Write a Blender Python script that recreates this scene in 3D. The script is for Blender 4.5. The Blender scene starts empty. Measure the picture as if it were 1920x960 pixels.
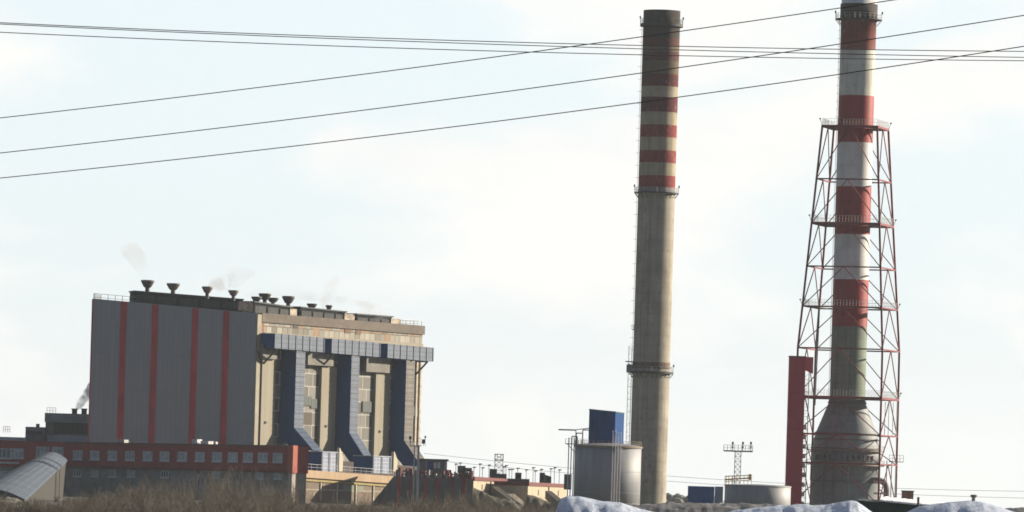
import bpy, bmesh, math, random
import numpy as np
from mathutils import Vector, Matrix
random.seed(7)
R = math.radians
sc = bpy.context.scene
COL = sc.collection

# ------------------------------------------------------------------ camera
F = 12000.0; BACK = 800.0; CX = 960.0; HOR = 922.0; ROLL = R(1.72); EYE = 4.6
cam = bpy.data.cameras.new("camera"); camo = bpy.data.objects.new("camera", cam); COL.objects.link(camo)
cam.sensor_width = 36; cam.lens = F/1920*36; cam.shift_y = (HOR-480)/1920
cam.clip_start = 0.5; cam.clip_end = 60000
camo.matrix_world = Matrix.Translation((0,-BACK,EYE)) @ Matrix.Rotation(R(90),4,'X') @ Matrix.Rotation(ROLL,4,'Z')
sc.camera = camo
sc.render.resolution_x = 1024; sc.render.resolution_y = 512
sc.view_settings.view_transform = 'Standard'; sc.view_settings.look = 'None'; sc.view_settings.gamma = 1
sc.view_settings.use_curve_mapping = False
sc.view_settings.exposure = 1.0
sc.cycles.filter_width = 1.7
sc.cycles.use_denoising = True
sc.cycles.volume_step_rate = 4; sc.cycles.volume_max_steps = 64

# ------------------------------------------------------------------ sun and sky
SUN_AZ, SUN_EL = R(22), R(17)          # azimuth counted from +X towards +Y (behind the plant, to the right)
S = Vector((math.cos(SUN_AZ)*math.cos(SUN_EL), math.sin(SUN_AZ)*math.cos(SUN_EL), math.sin(SUN_EL)))
sun = bpy.data.lights.new("sun", 'SUN'); sun.energy = 5.0; sun.angle = R(0.6); sun.color = (1.0, 0.87, 0.68)
suno = bpy.data.objects.new("sun", sun); COL.objects.link(suno)
suno.rotation_euler = (-S).to_track_quat('-Z', 'Y').to_euler()

w = bpy.data.worlds.new("World"); sc.world = w; w.use_nodes = True
nt = w.node_tree; nt.nodes.clear(); N = nt.nodes.new; L = nt.links.new
out = N('ShaderNodeOutputWorld'); bg = N('ShaderNodeBackground'); L(bg.outputs[0], out.inputs[0]); bg.inputs[1].default_value = 0.1
sky = N('ShaderNodeTexSky'); sky.sky_type = 'NISHITA'; sky.sun_disc = False
sky.sun_elevation = SUN_EL; sky.sun_rotation = R(90)-SUN_AZ; sky.dust_density = 1.0; sky.air_density = 1.0; sky.ozone_density = 1.5
tc = N('ShaderNodeTexCoord')
def wmath(op, a, b=None, c=None):
    n = N('ShaderNodeMath'); n.operation = op
    for i, v in enumerate((a, b, c)):
        if v is None: continue
        if isinstance(v, (int, float)): n.inputs[i].default_value = v
        else: L(v, n.inputs[i])
    return n.outputs[0]
# clouds: stretched noise over the direction of the sky
mp = N('ShaderNodeMapping'); L(tc.outputs['Generated'], mp.inputs[0]); mp.inputs['Scale'].default_value = (14, 14, 30.0); mp.inputs['Location'].default_value = (3.15, 1.0, 0.35)
n1 = N('ShaderNodeTexNoise'); L(mp.outputs[0], n1.inputs['Vector']); n1.inputs['Scale'].default_value = 1.0; n1.inputs['Detail'].default_value = 7; n1.inputs['Roughness'].default_value = 0.5; n1.inputs['Distortion'].default_value = 0.25
cr = N('ShaderNodeValToRGB'); L(n1.outputs['Fac'], cr.inputs[0]); cr.color_ramp.elements[0].position = 0.43; cr.color_ramp.elements[1].position = 0.57
cr.color_ramp.interpolation = 'EASE'
mp2 = N('ShaderNodeMapping'); L(tc.outputs['Generated'], mp2.inputs[0]); mp2.inputs['Scale'].default_value = (26, 26, 66); mp2.inputs['Location'].default_value = (1.2, 5.0, 2.0)
n2 = N('ShaderNodeTexNoise'); L(mp2.outputs[0], n2.inputs['Vector']); n2.inputs['Scale'].default_value = 1.0; n2.inputs['Detail'].default_value = 6
# cloud light: backlit and bright towards the sun, dull grey-blue away from it
dot = N('ShaderNodeVectorMath'); dot.operation = 'DOT_PRODUCT'; L(tc.outputs['Generated'], dot.inputs[0]); dot.inputs[1].default_value = (0.25, 0.95, 0.0)
side = N('ShaderNodeMapRange'); side.interpolation_type = 'SMOOTHSTEP'; L(dot.outputs['Value'], side.inputs['Value'])
side.inputs['From Min'].default_value = -0.1; side.inputs['From Max'].default_value = 0.95; side.inputs['To Min'].default_value = 0.0; side.inputs['To Max'].default_value = 1.0
cl = N('ShaderNodeMixRGB'); L(n2.outputs['Fac'], cl.inputs[0]); cl.inputs[1].default_value = (4.6, 4.68, 4.7, 1); cl.inputs[2].default_value = (5.5, 5.35, 5.05, 1)
cdark = N('ShaderNodeMixRGB'); L(side.outputs[0], cdark.inputs[0]); cdark.inputs[1].default_value = (0.72, 0.86, 1.14, 1); L(cl.outputs[0], cdark.inputs[2])
veil = N('ShaderNodeMixRGB'); L(side.outputs[0], veil.inputs[0]); veil.inputs[1].default_value = (0.60, 0.78, 1.10, 1); veil.inputs[2].default_value = (4.3, 4.75, 5.05, 1)
gap = N('ShaderNodeMixRGB'); gap.inputs[0].default_value = 0.85; L(sky.outputs[0], gap.inputs[1]); L(veil.outputs[0], gap.inputs[2])
sz = N('ShaderNodeSeparateXYZ'); L(tc.outputs['Generated'], sz.inputs[0])
mh_ = N('ShaderNodeMapRange'); mh_.interpolation_type = 'SMOOTHSTEP'; L(sz.outputs[2], mh_.inputs['Value']); mh_.inputs['From Min'].default_value = 0.0; mh_.inputs['From Max'].default_value = 0.035; mh_.inputs['To Min'].default_value = 0.8; mh_.inputs['To Max'].default_value = 0.0
mfac = wmath('MAXIMUM', cr.outputs[0], mh_.outputs[0])
mx = N('ShaderNodeMixRGB'); L(mfac, mx.inputs[0]); L(gap.outputs[0], mx.inputs[1]); L(cdark.outputs[0], mx.inputs[2])
L(mx.outputs[0], bg.inputs[0])

# ------------------------------------------------------------------ pixel to world
cR, sR = math.cos(ROLL), math.sin(ROLL)
def ray(px, py):
    u, v = (px-CX)/F, (HOR-py)/F
    return Vector((u*cR - v*sR, 1.0, u*sR + v*cR))
def P(px, py, Y):
    d = ray(px, py); t = Y+BACK; return Vector((d.x*t, Y, EYE + d.z*t))
def M(Y): return (Y+BACK)/F          # metres per photo pixel at depth Y

class Frame:
    """a wall plane: u along it, off outwards, z up"""
    def __init__(s, O, ang):
        s.O = Vector((O.x, O.y, 0)); s.U = Vector((math.cos(ang), math.sin(ang), 0)); s.N = Vector((math.sin(ang), -math.cos(ang), 0)); s.ang = ang
    def pt(s, u, off, z): return s.O + s.U*u + s.N*off + Vector((0,0,z))
    def uz(s, px, py, off=0.0):
        d = ray(px, py); c = Vector((0,-BACK,0)); t = (off + (s.O-c).dot(s.N)) / d.dot(s.N)
        p = c + d*t; return (p - s.O).dot(s.U), EYE + p.z

# ------------------------------------------------------------------ materials
def new_mat(name):
    m = bpy.data.materials.new(name); m.use_nodes = True; t = m.node_tree
    return m, t, t.nodes['Principled BSDF']
def mat(name, col, rough=0.75, metal=0.0, var=0.25, scale=0.35, stretch=(1,1,1), dirt=None, dirt_amt=0.5, bump=0.0, spec=0.3):
    """colour with large and small noise variation (weathering), optional dirt colour"""
    m, t, b = new_mat(name); n = t.nodes.new; l = t.links.new
    tc = n('ShaderNodeTexCoord'); mp = n('ShaderNodeMapping'); l(tc.outputs['Object'], mp.inputs[0]); mp.inputs['Scale'].default_value = stretch
    no = n('ShaderNodeTexNoise'); l(mp.outputs[0], no.inputs['Vector']); no.inputs['Scale'].default_value = scale; no.inputs['Detail'].default_value = 8; no.inputs['Roughness'].default_value = 0.65
    r = n('ShaderNodeValToRGB'); l(no.outputs['Fac'], r.inputs[0]); e = r.color_ramp.elements
    e[0].position = 0.3; e[1].position = 0.7
    lo = tuple(c*(1-var) for c in col)+(1,); hi = tuple(min(1, c*(1+var)) for c in col)+(1,)
    e[0].color = lo; e[1].color = hi
    src = r.outputs[0]
    if dirt:
        no2 = n('ShaderNodeTexNoise'); l(mp.outputs[0], no2.inputs['Vector']); no2.inputs['Scale'].default_value = scale*2.7; no2.inputs['Detail'].default_value = 6
        r2 = n('ShaderNodeValToRGB'); l(no2.outputs['Fac'], r2.inputs[0]); r2.color_ramp.elements[0].position = 0.48; r2.color_ramp.elements[1].position = 0.68
        r2.color_ramp.elements[0].color = (0,0,0,1); r2.color_ramp.elements[1].color = (dirt_amt,)*3+(1,)
        mx = n('ShaderNodeMixRGB'); l(r2.outputs[0], mx.inputs[0]); l(src, mx.inputs[1]); mx.inputs[2].default_value = tuple(dirt)+(1,)
        src = mx.outputs[0]
    l(src, b.inputs['Base Color']); b.inputs['Roughness'].default_value = rough; b.inputs['Metallic'].default_value = metal
    b.inputs['Specular IOR Level'].default_value = spec
    if bump:
        bn = n('ShaderNodeBump'); bn.inputs['Strength'].default_value = bump; bn.inputs['Distance'].default_value = 0.3; l(no.outputs['Fac'], bn.inputs['Height']); l(bn.outputs[0], b.inputs['Normal'])
    return m
def panel_mat(name, U, bw, bh, c1, c2, mortar, msize=0.06, offset=0.5, rough=0.7, dirt=0.35, spec=0.3, metal=0.0, bias=0.0, freq=2, dirtcol=(0.10,0.07,0.05), odd=None):
    """wall panels laid out along U and z of the object, each panel its own tone"""
    m, t, b = new_mat(name); n = t.nodes.new; l = t.links.new
    tc = n('ShaderNodeTexCoord')
    d = n('ShaderNodeVectorMath'); d.operation = 'DOT_PRODUCT'; l(tc.outputs['Object'], d.inputs[0]); d.inputs[1].default_value = U
    sp = n('ShaderNodeSeparateXYZ'); l(tc.outputs['Object'], sp.inputs[0])
    cb = n('ShaderNodeCombineXYZ'); l(d.outputs['Value'], cb.inputs[0]); l(sp.outputs[2], cb.inputs[1])
    br = n('ShaderNodeTexBrick'); l(cb.outputs[0], br.inputs['Vector']); br.offset = offset; br.offset_frequency = freq; br.squash = 1
    br.inputs['Scale'].default_value = 1; br.inputs['Brick Width'].default_value = bw; br.inputs['Row Height'].default_value = bh
    br.inputs['Mortar Size'].default_value = msize; br.inputs['Mortar Smooth'].default_value = 0.1; br.inputs['Bias'].default_value = bias
    br.inputs['Color1'].default_value = tuple(c1)+(1,); br.inputs['Color2'].default_value = tuple(c2)+(1,); br.inputs['Mortar'].default_value = tuple(mortar)+(1,)
    src = br.outputs[0]
    if odd:      # a few panels of another colour
        fl = n('ShaderNodeVectorMath'); fl.operation = 'DIVIDE'; l(cb.outputs[0], fl.inputs[0]); fl.inputs[1].default_value = (bw, bh, 1)
        f2 = n('ShaderNodeVectorMath'); f2.operation = 'FLOOR'; l(fl.outputs[0], f2.inputs[0])
        wn = n('ShaderNodeTexWhiteNoise'); wn.noise_dimensions = '3D'; l(f2.outputs[0], wn.inputs[0])
        gt = n('ShaderNodeMath'); gt.operation = 'GREATER_THAN'; l(wn.outputs['Value'], gt.inputs[0]); gt.inputs[1].default_value = 1-odd[1]
        mo = n('ShaderNodeMixRGB'); l(gt.outputs[0], mo.inputs[0]); l(src, mo.inputs[1]); mo.inputs[2].default_value = tuple(odd[0])+(1,); src = mo.outputs[0]
    mp = n('ShaderNodeMapping'); l(cb.outputs[0], mp.inputs[0]); mp.inputs['Scale'].default_value = (0.9, 0.12, 1)
    no = n('ShaderNodeTexNoise'); l(mp.outputs[0], no.inputs['Vector']); no.inputs['Scale'].default_value = 0.8; no.inputs['Detail'].default_value = 9; no.inputs['Roughness'].default_value = 0.7
    r = n('ShaderNodeValToRGB'); l(no.outputs['Fac'], r.inputs[0]); r.color_ramp.elements[0].position = 0.45; r.color_ramp.elements[1].position = 0.75
    r.color_ramp.elements[0].color = (0,0,0,1); r.color_ramp.elements[1].color = (dirt,)*3+(1,)
    mx = n('ShaderNodeMixRGB'); l(r.outputs[0], mx.inputs[0]); l(src, mx.inputs[1]); mx.inputs[2].default_value = tuple(dirtcol)+(1,)
    l(mx.outputs[0], b.inputs['Base Color']); b.inputs['Roughness'].default_value = rough; b.inputs['Specular IOR Level'].default_value = spec; b.inputs['Metallic'].default_value = metal
    return m
def stack_mat(name, col, streak=(0.10,0.08,0.06), amt=0.6, ring=3.0, rough=0.8, ringamt=0.25, lo=0.45, hi=0.72, spec=0.2, peel=None):
    """painted or bare shaft: vertical streaks plus faint casting rings"""
    m, t, b = new_mat(name); n = t.nodes.new; l = t.links.new
    tc = n('ShaderNodeTexCoord'); mp = n('ShaderNodeMapping'); l(tc.outputs['Object'], mp.inputs[0]); mp.inputs['Scale'].default_value = (1.1, 1.1, 0.045)
    no = n('ShaderNodeTexNoise'); l(mp.outputs[0], no.inputs['Vector']); no.inputs['Scale'].default_value = 1.0; no.inputs['Detail'].default_value = 8; no.inputs['Roughness'].default_value = 0.6
    r = n('ShaderNodeValToRGB'); l(no.outputs['Fac'], r.inputs[0]); r.color_ramp.elements[0].position = lo; r.color_ramp.elements[1].position = hi
    r.color_ramp.elements[0].color = (0,0,0,1); r.color_ramp.elements[1].color = (amt,)*3+(1,)
    mx = n('ShaderNodeMixRGB'); l(r.outputs[0], mx.inputs[0]); mx.inputs[1].default_value = tuple(col)+(1,); mx.inputs[2].default_value = tuple(streak)+(1,)
    wv = n('ShaderNodeTexWave'); wv.wave_type = 'BANDS'; wv.bands_direction = 'Z'; wv.wave_profile = 'SAW'; wv.inputs['Scale'].default_value = 0.314/ring*1.0
    wv.inputs['Distortion'].default_value = 0.3; l(tc.outputs['Object'], wv.inputs['Vector'])
    r3 = n('ShaderNodeValToRGB'); l(wv.outputs['Fac'], r3.inputs[0]); r3.color_ramp.elements[0].position = 0.0; r3.color_ramp.elements[1].position = 0.2
    r3.color_ramp.elements[0].color = (1-ringamt,)*3+(1,); r3.color_ramp.elements[1].color = (1,1,1,1)
    no2 = n('ShaderNodeTexNoise'); l(tc.outputs['Object'], no2.inputs['Vector']); no2.inputs['Scale'].default_value = 0.22; no2.inputs['Detail'].default_value = 7
    r4 = n('ShaderNodeMapRange'); l(no2.outputs['Fac'], r4.inputs[0]); r4.inputs['From Min'].default_value = 0.3; r4.inputs['From Max'].default_value = 0.7; r4.inputs['To Min'].default_value = 0.78; r4.inputs['To Max'].default_value = 1.12
    m1 = n('ShaderNodeMixRGB'); m1.blend_type = 'MULTIPLY'; m1.inputs[0].default_value = 1; l(mx.outputs[0], m1.inputs[1]); l(r3.outputs[0], m1.inputs[2])
    m2 = n('ShaderNodeMixRGB'); m2.blend_type = 'MULTIPLY'; m2.inputs[0].default_value = 1; l(m1.outputs[0], m2.inputs[1]); l(r4.outputs[0], m2.inputs[2])
    src = m2.outputs[0]
    if peel:
        mp3 = n('ShaderNodeMapping'); l(tc.outputs['Object'], mp3.inputs[0]); mp3.inputs['Scale'].default_value = (1, 1, .5)
        n5 = n('ShaderNodeTexNoise'); l(mp3.outputs[0], n5.inputs['Vector']); n5.inputs['Scale'].default_value = .9; n5.inputs['Detail'].default_value = 10; n5.inputs['Roughness'].default_value = .75
        r5 = n('ShaderNodeValToRGB'); l(n5.outputs['Fac'], r5.inputs[0]); r5.color_ramp.elements[0].position = .56; r5.color_ramp.elements[1].position = .62
        r5.color_ramp.elements[0].color = (0,0,0,1); r5.color_ramp.elements[1].color = (peel[1],)*3+(1,)
        m5 = n('ShaderNodeMixRGB'); l(r5.outputs[0], m5.inputs[0]); l(src, m5.inputs[1]); m5.inputs[2].default_value = tuple(peel[0])+(1,); src = m5.outputs[0]
    l(src, b.inputs['Base Color']); b.inputs['Roughness'].default_value = rough; b.inputs['Specular IOR Level'].default_value = spec
    return m

# ------------------------------------------------------------------ mesh helpers
class MB:
    def __init__(s): s.v = []; s.f = []; s.mi = []; s.cur = 0
    def add(s, vs, fs):
        o = len(s.v); s.v += [Vector(v) for v in vs]
        for f in fs: s.f.append([i+o for i in f]); s.mi.append(s.cur)
        return s
    def hexa(s, a):      # 8 points: bottom 4 (ccw), top 4
        return s.add(a, [(3,2,1,0),(4,5,6,7),(0,1,5,4),(1,2,6,5),(2,3,7,6),(3,0,4,7)])
    def box(s, c, d, rz=0.0):
        c = Vector(c); q = Matrix.Rotation(rz, 3, 'Z'); x, y, z = d[0]/2, d[1]/2, d[2]/2
        return s.hexa([c + q @ Vector(p) for p in ((-x,-y,-z),(x,-y,-z),(x,y,-z),(-x,y,-z),(-x,-y,z),(x,-y,z),(x,y,z),(-x,y,z))])
    def fbox(s, fr, u0, u1, o0, o1, z0, z1, z1b=None):
        if z1b is None: z1b = z1
        return s.hexa([fr.pt(u0,o1,z0), fr.pt(u1,o1,z0), fr.pt(u1,o0,z0), fr.pt(u0,o0,z0), fr.pt(u0,o1,z1), fr.pt(u1,o1,z1b), fr.pt(u1,o0,z1b), fr.pt(u0,o0,z1)])
    def prism(s, base, dv):
        base = [Vector(p) for p in base]; n = len(base); dv = Vector(dv)
        s.add(base + [p+dv for p in base], [list(range(n))[::-1], list(range(n, 2*n))] + [(i, (i+1)%n, n+(i+1)%n, n+i) for i in range(n)]); return s
    def loft(s, a, b):
        a = [Vector(p) for p in a]; b = [Vector(p) for p in b]; n = len(a)
        return s.add(a+b, [list(range(n))[::-1], list(range(n,2*n))] + [(i,(i+1)%n,n+(i+1)%n,n+i) for i in range(n)])
    def tube(s, p, q, r, n=6, r2=None):
        p = Vector(p); q = Vector(q); d = q-p
        if d.length < 1e-6: return s
        if r2 is None: r2 = r
        d.normalize(); a = d.orthogonal().normalized(); b = d.cross(a)
        if abs(d.z) < 0.9: a = d.cross(Vector((0,0,1))).normalized(); b = a.cross(d)
        ang = [2*math.pi*(i+.5)/n for i in range(n)]
        return s.loft([p+(a*math.cos(t)+b*math.sin(t))*r for t in ang], [q+(a*math.cos(t)+b*math.sin(t))*r2 for t in ang])
    def path(s, pts, r, n=8):
        for i in range(len(pts)-1): s.tube(pts[i], pts[i+1], r, n)
        return s
    def lathe(s, c, prof, n=48, mats=None, cap=True):
        """prof: list of (r, z); mats: material index per segment"""
        c = Vector(c); o = len(s.v)
        for r, z in prof:
            for i in range(n):
                t = 2*math.pi*i/n; s.v.append(c+Vector((r*math.cos(t), r*math.sin(t), z)))
        for k in range(len(prof)-1):
            for i in range(n):
                j = (i+1) % n
                s.f.append([o+k*n+i, o+k*n+j, o+(k+1)*n+j, o+(k+1)*n+i]); s.mi.append(mats[k] if mats else s.cur)
        if cap:
            s.f.append([o+i for i in range(n)][::-1]); s.mi.append(mats[0] if mats else s.cur)
            s.f.append([o+(len(prof)-1)*n+i for i in range(n)]); s.mi.append(mats[-1] if mats else s.cur)
        return s
    def ring(s, c, r, rt, n=36, k=5):
        for i in range(n):
            a, b = 2*math.pi*i/n, 2*math.pi*(i+1)/n
            s.tube(Vector(c)+Vector((r*math.cos(a), r*math.sin(a), 0)), Vector(c)+Vector((r*math.cos(b), r*math.sin(b), 0)), rt, k)
        return s
    def rail(s, p, q, h=1.1, step=2.0, r=0.04, mid=True):
        p = Vector(p); q = Vector(q); n = max(1, int((q-p).length/step)); up = Vector((0,0,1))
        for i in range(n+1):
            a = p.lerp(q, i/n); s.tube(a, a+up*h, r, 4)
        s.tube(p+up*h, q+up*h, r, 4)
        if mid: s.tube(p+up*h*.5, q+up*h*.5, r*.8, 4)
        return s
    def build(s, name, mats, parent=None, loc=None, smooth=False):
        if not isinstance(mats, (list, tuple)): mats = [mats]
        base = Vector((0,0,0))
        if parent is not None: base = root_loc(parent)
        elif loc is not None: base = Vector(loc)
        me = bpy.data.meshes.new(name)
        me.from_pydata([tuple(v-base) for v in s.v], [], s.f)
        for m in mats: me.materials.append(m)
        me.polygons.foreach_set('material_index', s.mi)
        if smooth: me.polygons.foreach_set('use_smooth', [len(p.vertices) == 4 for p in me.polygons])
        me.validate(); bm = bmesh.new(); bm.from_mesh(me); bmesh.ops.recalc_face_normals(bm, faces=bm.faces); bm.to_mesh(me); bm.free()
        o = bpy.data.objects.new(name, me); COL.objects.link(o)
        if parent is not None: o.parent = parent
        elif loc is not None: o.location = base
        return o
def root_loc(o):
    while o.parent is not None: o = o.parent
    return Vector(o.location)
def tag(o, label=None, cat=None, group=None, kind=None):
    if label: o['label'] = label
    if cat: o['category'] = cat
    if group: o['group'] = group
    if kind: o['kind'] = kind
    return o
def thing(name, loc, label, cat, group=None):
    o = bpy.data.objects.new(name, None); COL.objects.link(o); o.location = loc; o.empty_display_size = 0.5
    return tag(o, label, cat, group)
def children(o): return [c for c in bpy.data.objects if c.parent == o]
def dup(o, loc=None, label=None, parent=None):
    c = o.copy(); COL.objects.link(c)
    if parent is not None: c.parent = parent
    if loc is not None: c.location = loc
    if label: c['label'] = label
    for ch in children(o): dup(ch, parent=c)
    return c
ORD = ['first','second','third','fourth','fifth','sixth','seventh','eighth','ninth','tenth','eleventh','twelfth','thirteenth','fourteenth','fifteenth','sixteenth','seventeenth','eighteenth']

# ------------------------------------------------------------------ shared materials
STEEL = mat('galvanised_steel', (0.28,0.29,0.30), 0.5, 0.3, 0.2)
DARK = mat('dark_metal', (0.035,0.04,0.045), 0.7, 0, 0.3)
TAR = mat('tarred_cladding', (0.035,0.036,0.040), 0.9, 0, 0.4, 0.5, (1,1,1), (0.09,0.07,0.06), 0.4, spec=.1)
PALE = mat('pale_concrete', (0.42,0.38,0.32), 0.85, 0, 0.25, 0.4, dirt=(0.2,0.15,0.1))
REDSTEEL = mat('red_painted_steel', (0.17,0.025,0.035), 0.55, 0, 0.25, 0.5)
REDPAINT = mat('red_cladding', (0.38,0.04,0.055), 0.7, 0, 0.25, 0.3, (1,1,.3), (0.10,0.03,0.03), 0.4)
NAVY = mat('navy_sheet', (0.008,0.055,0.19), 0.75, 0, 0.2, 0.3, (1,1,.3), spec=.1)
GREYMET = mat('grey_tank_paint', (0.25,0.26,0.285), 0.6, 0.1, 0.12, 0.25, (1,1,.15), (0.13,0.12,0.12), 0.35)
GLASS, _t, _b = new_mat('window_glass'); _b.inputs['Base Color'].default_value = (0.045,0.06,0.06,1); _b.inputs['Roughness'].default_value = 0.45; _b.inputs['Specular IOR Level'].default_value = .2
WHITEFR = mat('white_window_frame', (0.50,0.54,0.56), 0.6, 0, 0.15)
YELLOW = mat('yellow_pipe_paint', (0.45,0.30,0.08), 0.6, 0, 0.3, 0.8)
WHITE = mat('white_paint', (0.72,0.72,0.70), 0.6, 0, 0.08)

# ------------------------------------------------------------------ ground
gm, t, b = new_mat('winter_ground'); n = t.nodes.new; l = t.links.new
tcn = n('ShaderNodeTexCoord'); no = n('ShaderNodeTexNoise'); l(tcn.outputs['Object'], no.inputs['Vector']); no.inputs['Scale'].default_value = 0.03; no.inputs['Detail'].default_value = 10; no.inputs['Roughness'].default_value = 0.65
r = n('ShaderNodeValToRGB'); l(no.outputs['Fac'], r.inputs[0]); e = r.color_ramp.elements
e[0].position = 0.42; e[0].color = (0.075,0.07,0.06,1); e[1].position = 0.62; e[1].color = (0.45,0.47,0.52,1); x_ = e.new(0.53); x_.color = (0.13,0.12,0.10,1)
l(r.outputs[0], b.inputs['Base Color']); b.inputs['Roughness'].default_value = 0.95; b.inputs['Specular IOR Level'].default_value = 0.1
g = MB(); ys = [-2000, -1000, -500, 0, 200, 400, 700, 1000, 1500, 3000, 6000, 12500]; xs = [-12500,-6000,-2000,-600,-200,0,200,600,2000,6000,12500]
vs = [(x, y, 0) for y in ys for x in xs]; nx = len(xs)
g.add(vs, [(j*nx+i, j*nx+i+1, (j+1)*nx+i+1, (j+1)*nx+i) for j in range(len(ys)-1) for i in range(nx-1)])
tag(g.build('ground', gm), kind='structure')

# ================================================================== boiler house
A0 = P(176, 560, 903); C0 = P(479, 587, 912)
FW = Frame(C0, R(59))                                  # sunlit facade
gd = Vector((C0.x-A0.x, C0.y-A0.y, 0)); GANG = math.atan2(gd.y, gd.x)
FG = Frame(A0, GANG); GL = gd.length                   # grey facade
bh = thing('boiler_house', (C0.x, C0.y, 0), 'huge boiler house with dark grey clad end and sunlit panelled side', 'power station')
uE, zE = FW.uz(792, 612); zC = C0.z; zA = A0.z
PANEL = panel_mat('wall_panels', FW.U, 4.2, 3.5, (0.11,0.11,0.105), (0.235,0.23,0.21), (0.40,0.395,0.375), 0.14, 0.5, 0.9, 0.5, odd=((0.10,0.085,0.07), 0.16))
PANEL2 = panel_mat('clerestory_panels', FW.U, 2.6, 2.35, (0.16,0.15,0.125), (0.36,0.345,0.30), (0.10,0.08,0.065), 0.12, 0.5, 0.85, 0.4, odd=((0.28,0.19,0.12), 0.25))
CORNICE = mat('brown_cornice', (0.125,0.105,0.09), 0.85, 0, 0.25, 0.3, dirt=(0.10,0.07,0.05))
BEIGE = mat('beige_pilaster', (0.25,0.23,0.185), 0.8, 0, 0.12, 0.25, (1,1,.12), (0.22,0.17,0.12), 0.45)
LOUV = panel_mat('blue_duct_cladding', FW.U, 2.6, 1.25, (0.03,0.06,0.115), (0.052,0.088,0.15), (0.012,0.028,0.07), 0.13, 0.0, 0.6, 0.2, 0.35, 0.0)
LOUVB = panel_mat('brown_duct_cladding', FW.U, 2.6, 1.25, (0.09,0.08,0.072), (0.125,0.115,0.10), (0.04,0.04,0.045), 0.13, 0.0, 0.6, 0.2, 0.3, 0.0)
GREYCL = panel_mat('grey_ribbed_cladding', FG.U, 1.3, 9.5, (0.235,0.275,0.30), (0.250,0.29,0.318), (0.20,0.235,0.26), 0.05, 0.0, 0.85, 0.15, 0.1, dirtcol=(0.16,0.175,0.185))
# body: irregular block
Bk = 58
pA, pC, pE = FG.pt(0,0,0), FG.pt(GL,0,0), FW.pt(uE,0,0)
pE2 = FW.pt(uE, -Bk, 0); pA2 = Vector((pA.x+14, pA.y+66, 0))
m = MB(); zp = 0.0
tops = [zA-.6, zC-.6, zE-.6, zE-.6, zA-.6]; bases = [pA, pC, pE, pE2, pA2]
m.loft(bases, [p+Vector((0,0,z)) for p, z in zip(bases, tops)]); m.build('wall', PANEL, bh)
# grey slab in front, with stripes
m = MB(); m.hexa([FG.pt(-.2,.5,0), FG.pt(GL+.3,.5,0), FG.pt(GL+.3,0.02,0), FG.pt(-.2,0.02,0), FG.pt(-.2,.5,zA), FG.pt(GL+.3,.5,zC), FG.pt(GL+.3,.02,zC), FG.pt(-.2,.02,zA)])
gw = m.build('grey_cladding', GREYCL, bh)
def gtop(u): return zA + (zC-zA)*u/GL
for px in (228.5, 287.5, 363, 421.5):
    u, _ = FG.uz(px, 700, .5); m = MB(); m.hexa([FG.pt(u-.85,.62,0), FG.pt(u+.85,.62,0), FG.pt(u+.85,.502,0), FG.pt(u-.85,.502,0), FG.pt(u-.85,.62,gtop(u)-.15), FG.pt(u+.85,.62,gtop(u)-.15), FG.pt(u+.85,.502,gtop(u)-.15), FG.pt(u-.85,.502,gtop(u)-.15)])
    m.build('red_stripe', REDPAINT, bh)
m = MB(); m.fbox(FG, -.5, -.2, .0, .6, 0, zA-.1); m.build('edge_trim', REDPAINT, bh)
# pale end strip beside the grey cladding
m = MB(); m.fbox(FW, .3, 2.3, 0.02, .6, 0, zC-.3); m.build('corner_strip', mat('pale_trim', (0.28,0.26,0.21), 0.8, 0, 0.15), bh)
m = MB(); m.fbox(FW, 2.3, 3.9, 0.02, .35, 0, zC-1); m.build('rust_strip', mat('rusty_panel', (0.25,0.12,0.075), 0.85, 0, 0.35, 0.2, (1,1,.2)), bh)
# cornice, clerestory row, lower ledge, following the slightly rising top line
def zt(u): return zC + (zE-zC)*u/uE
def band(name, o1, d0, d1, m_, u0=2.0, u1=None, o0=.02):
    u1 = uE if u1 is None else u1; m = MB()
    m.hexa([FW.pt(u0,o1,zt(u0)-d0), FW.pt(u1,o1,zt(u1)-d0), FW.pt(u1,o0,zt(u1)-d0), FW.pt(u0,o0,zt(u0)-d0), FW.pt(u0,o1,zt(u0)-d1), FW.pt(u1,o1,zt(u1)-d1), FW.pt(u1,o0,zt(u1)-d1), FW.pt(u0,o0,zt(u0)-d1)])
    return m.build(name, m_, bh)
band('cornice', .7, 2.3, -.15, CORNICE, 2.35, uE+.3)
band('clerestory', .25, 4.9, 2.32, PANEL2, 3.95, uE-.2)
band('ledge', .55, 5.9, 4.93, BEIGE, 3.95, uE-.1)
# dark hatch in the clerestory row
for px, py, w_ in ((555, 608, 2.2), (652, 618, 3.0), (672, 620, 2.6)):
    u, z = FW.uz(px, py, .3); m = MB(); m.fbox(FW, u-w_/2, u+w_/2, .26, .38, z-1.0, z+1.0); m.build('hatch', DARK if px < 600 else mat('brown_hatch', (0.14,0.09,0.06), .8), bh)
# middle facade ledges (string courses)
for py in (652,):
    pass
# window patches
for px, py, w_, h_ in ((577,752,4.0,2.6), (590,757,3.6,2.6), (486,748,2.6,2.6), (691,763,6.0,3.0), (779,772,2.6,2.6)):
    u, z = FW.uz(px, py, .3); m = MB()
    m.fbox(FW, u-w_/2, u+w_/2, .03, .30, z-h_/2, z+h_/2)
    f = m.build('window', mat('window_frame', (0.10,0.105,0.10), .8), bh); m = MB()
    for k in range(2): m.fbox(FW, u-w_/2+.2+k*w_/2, u-.2+k*w_/2, .303, .33, z-h_/2+.2, z+h_/2-.2)
    m.build('pane', GLASS, f)
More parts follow.
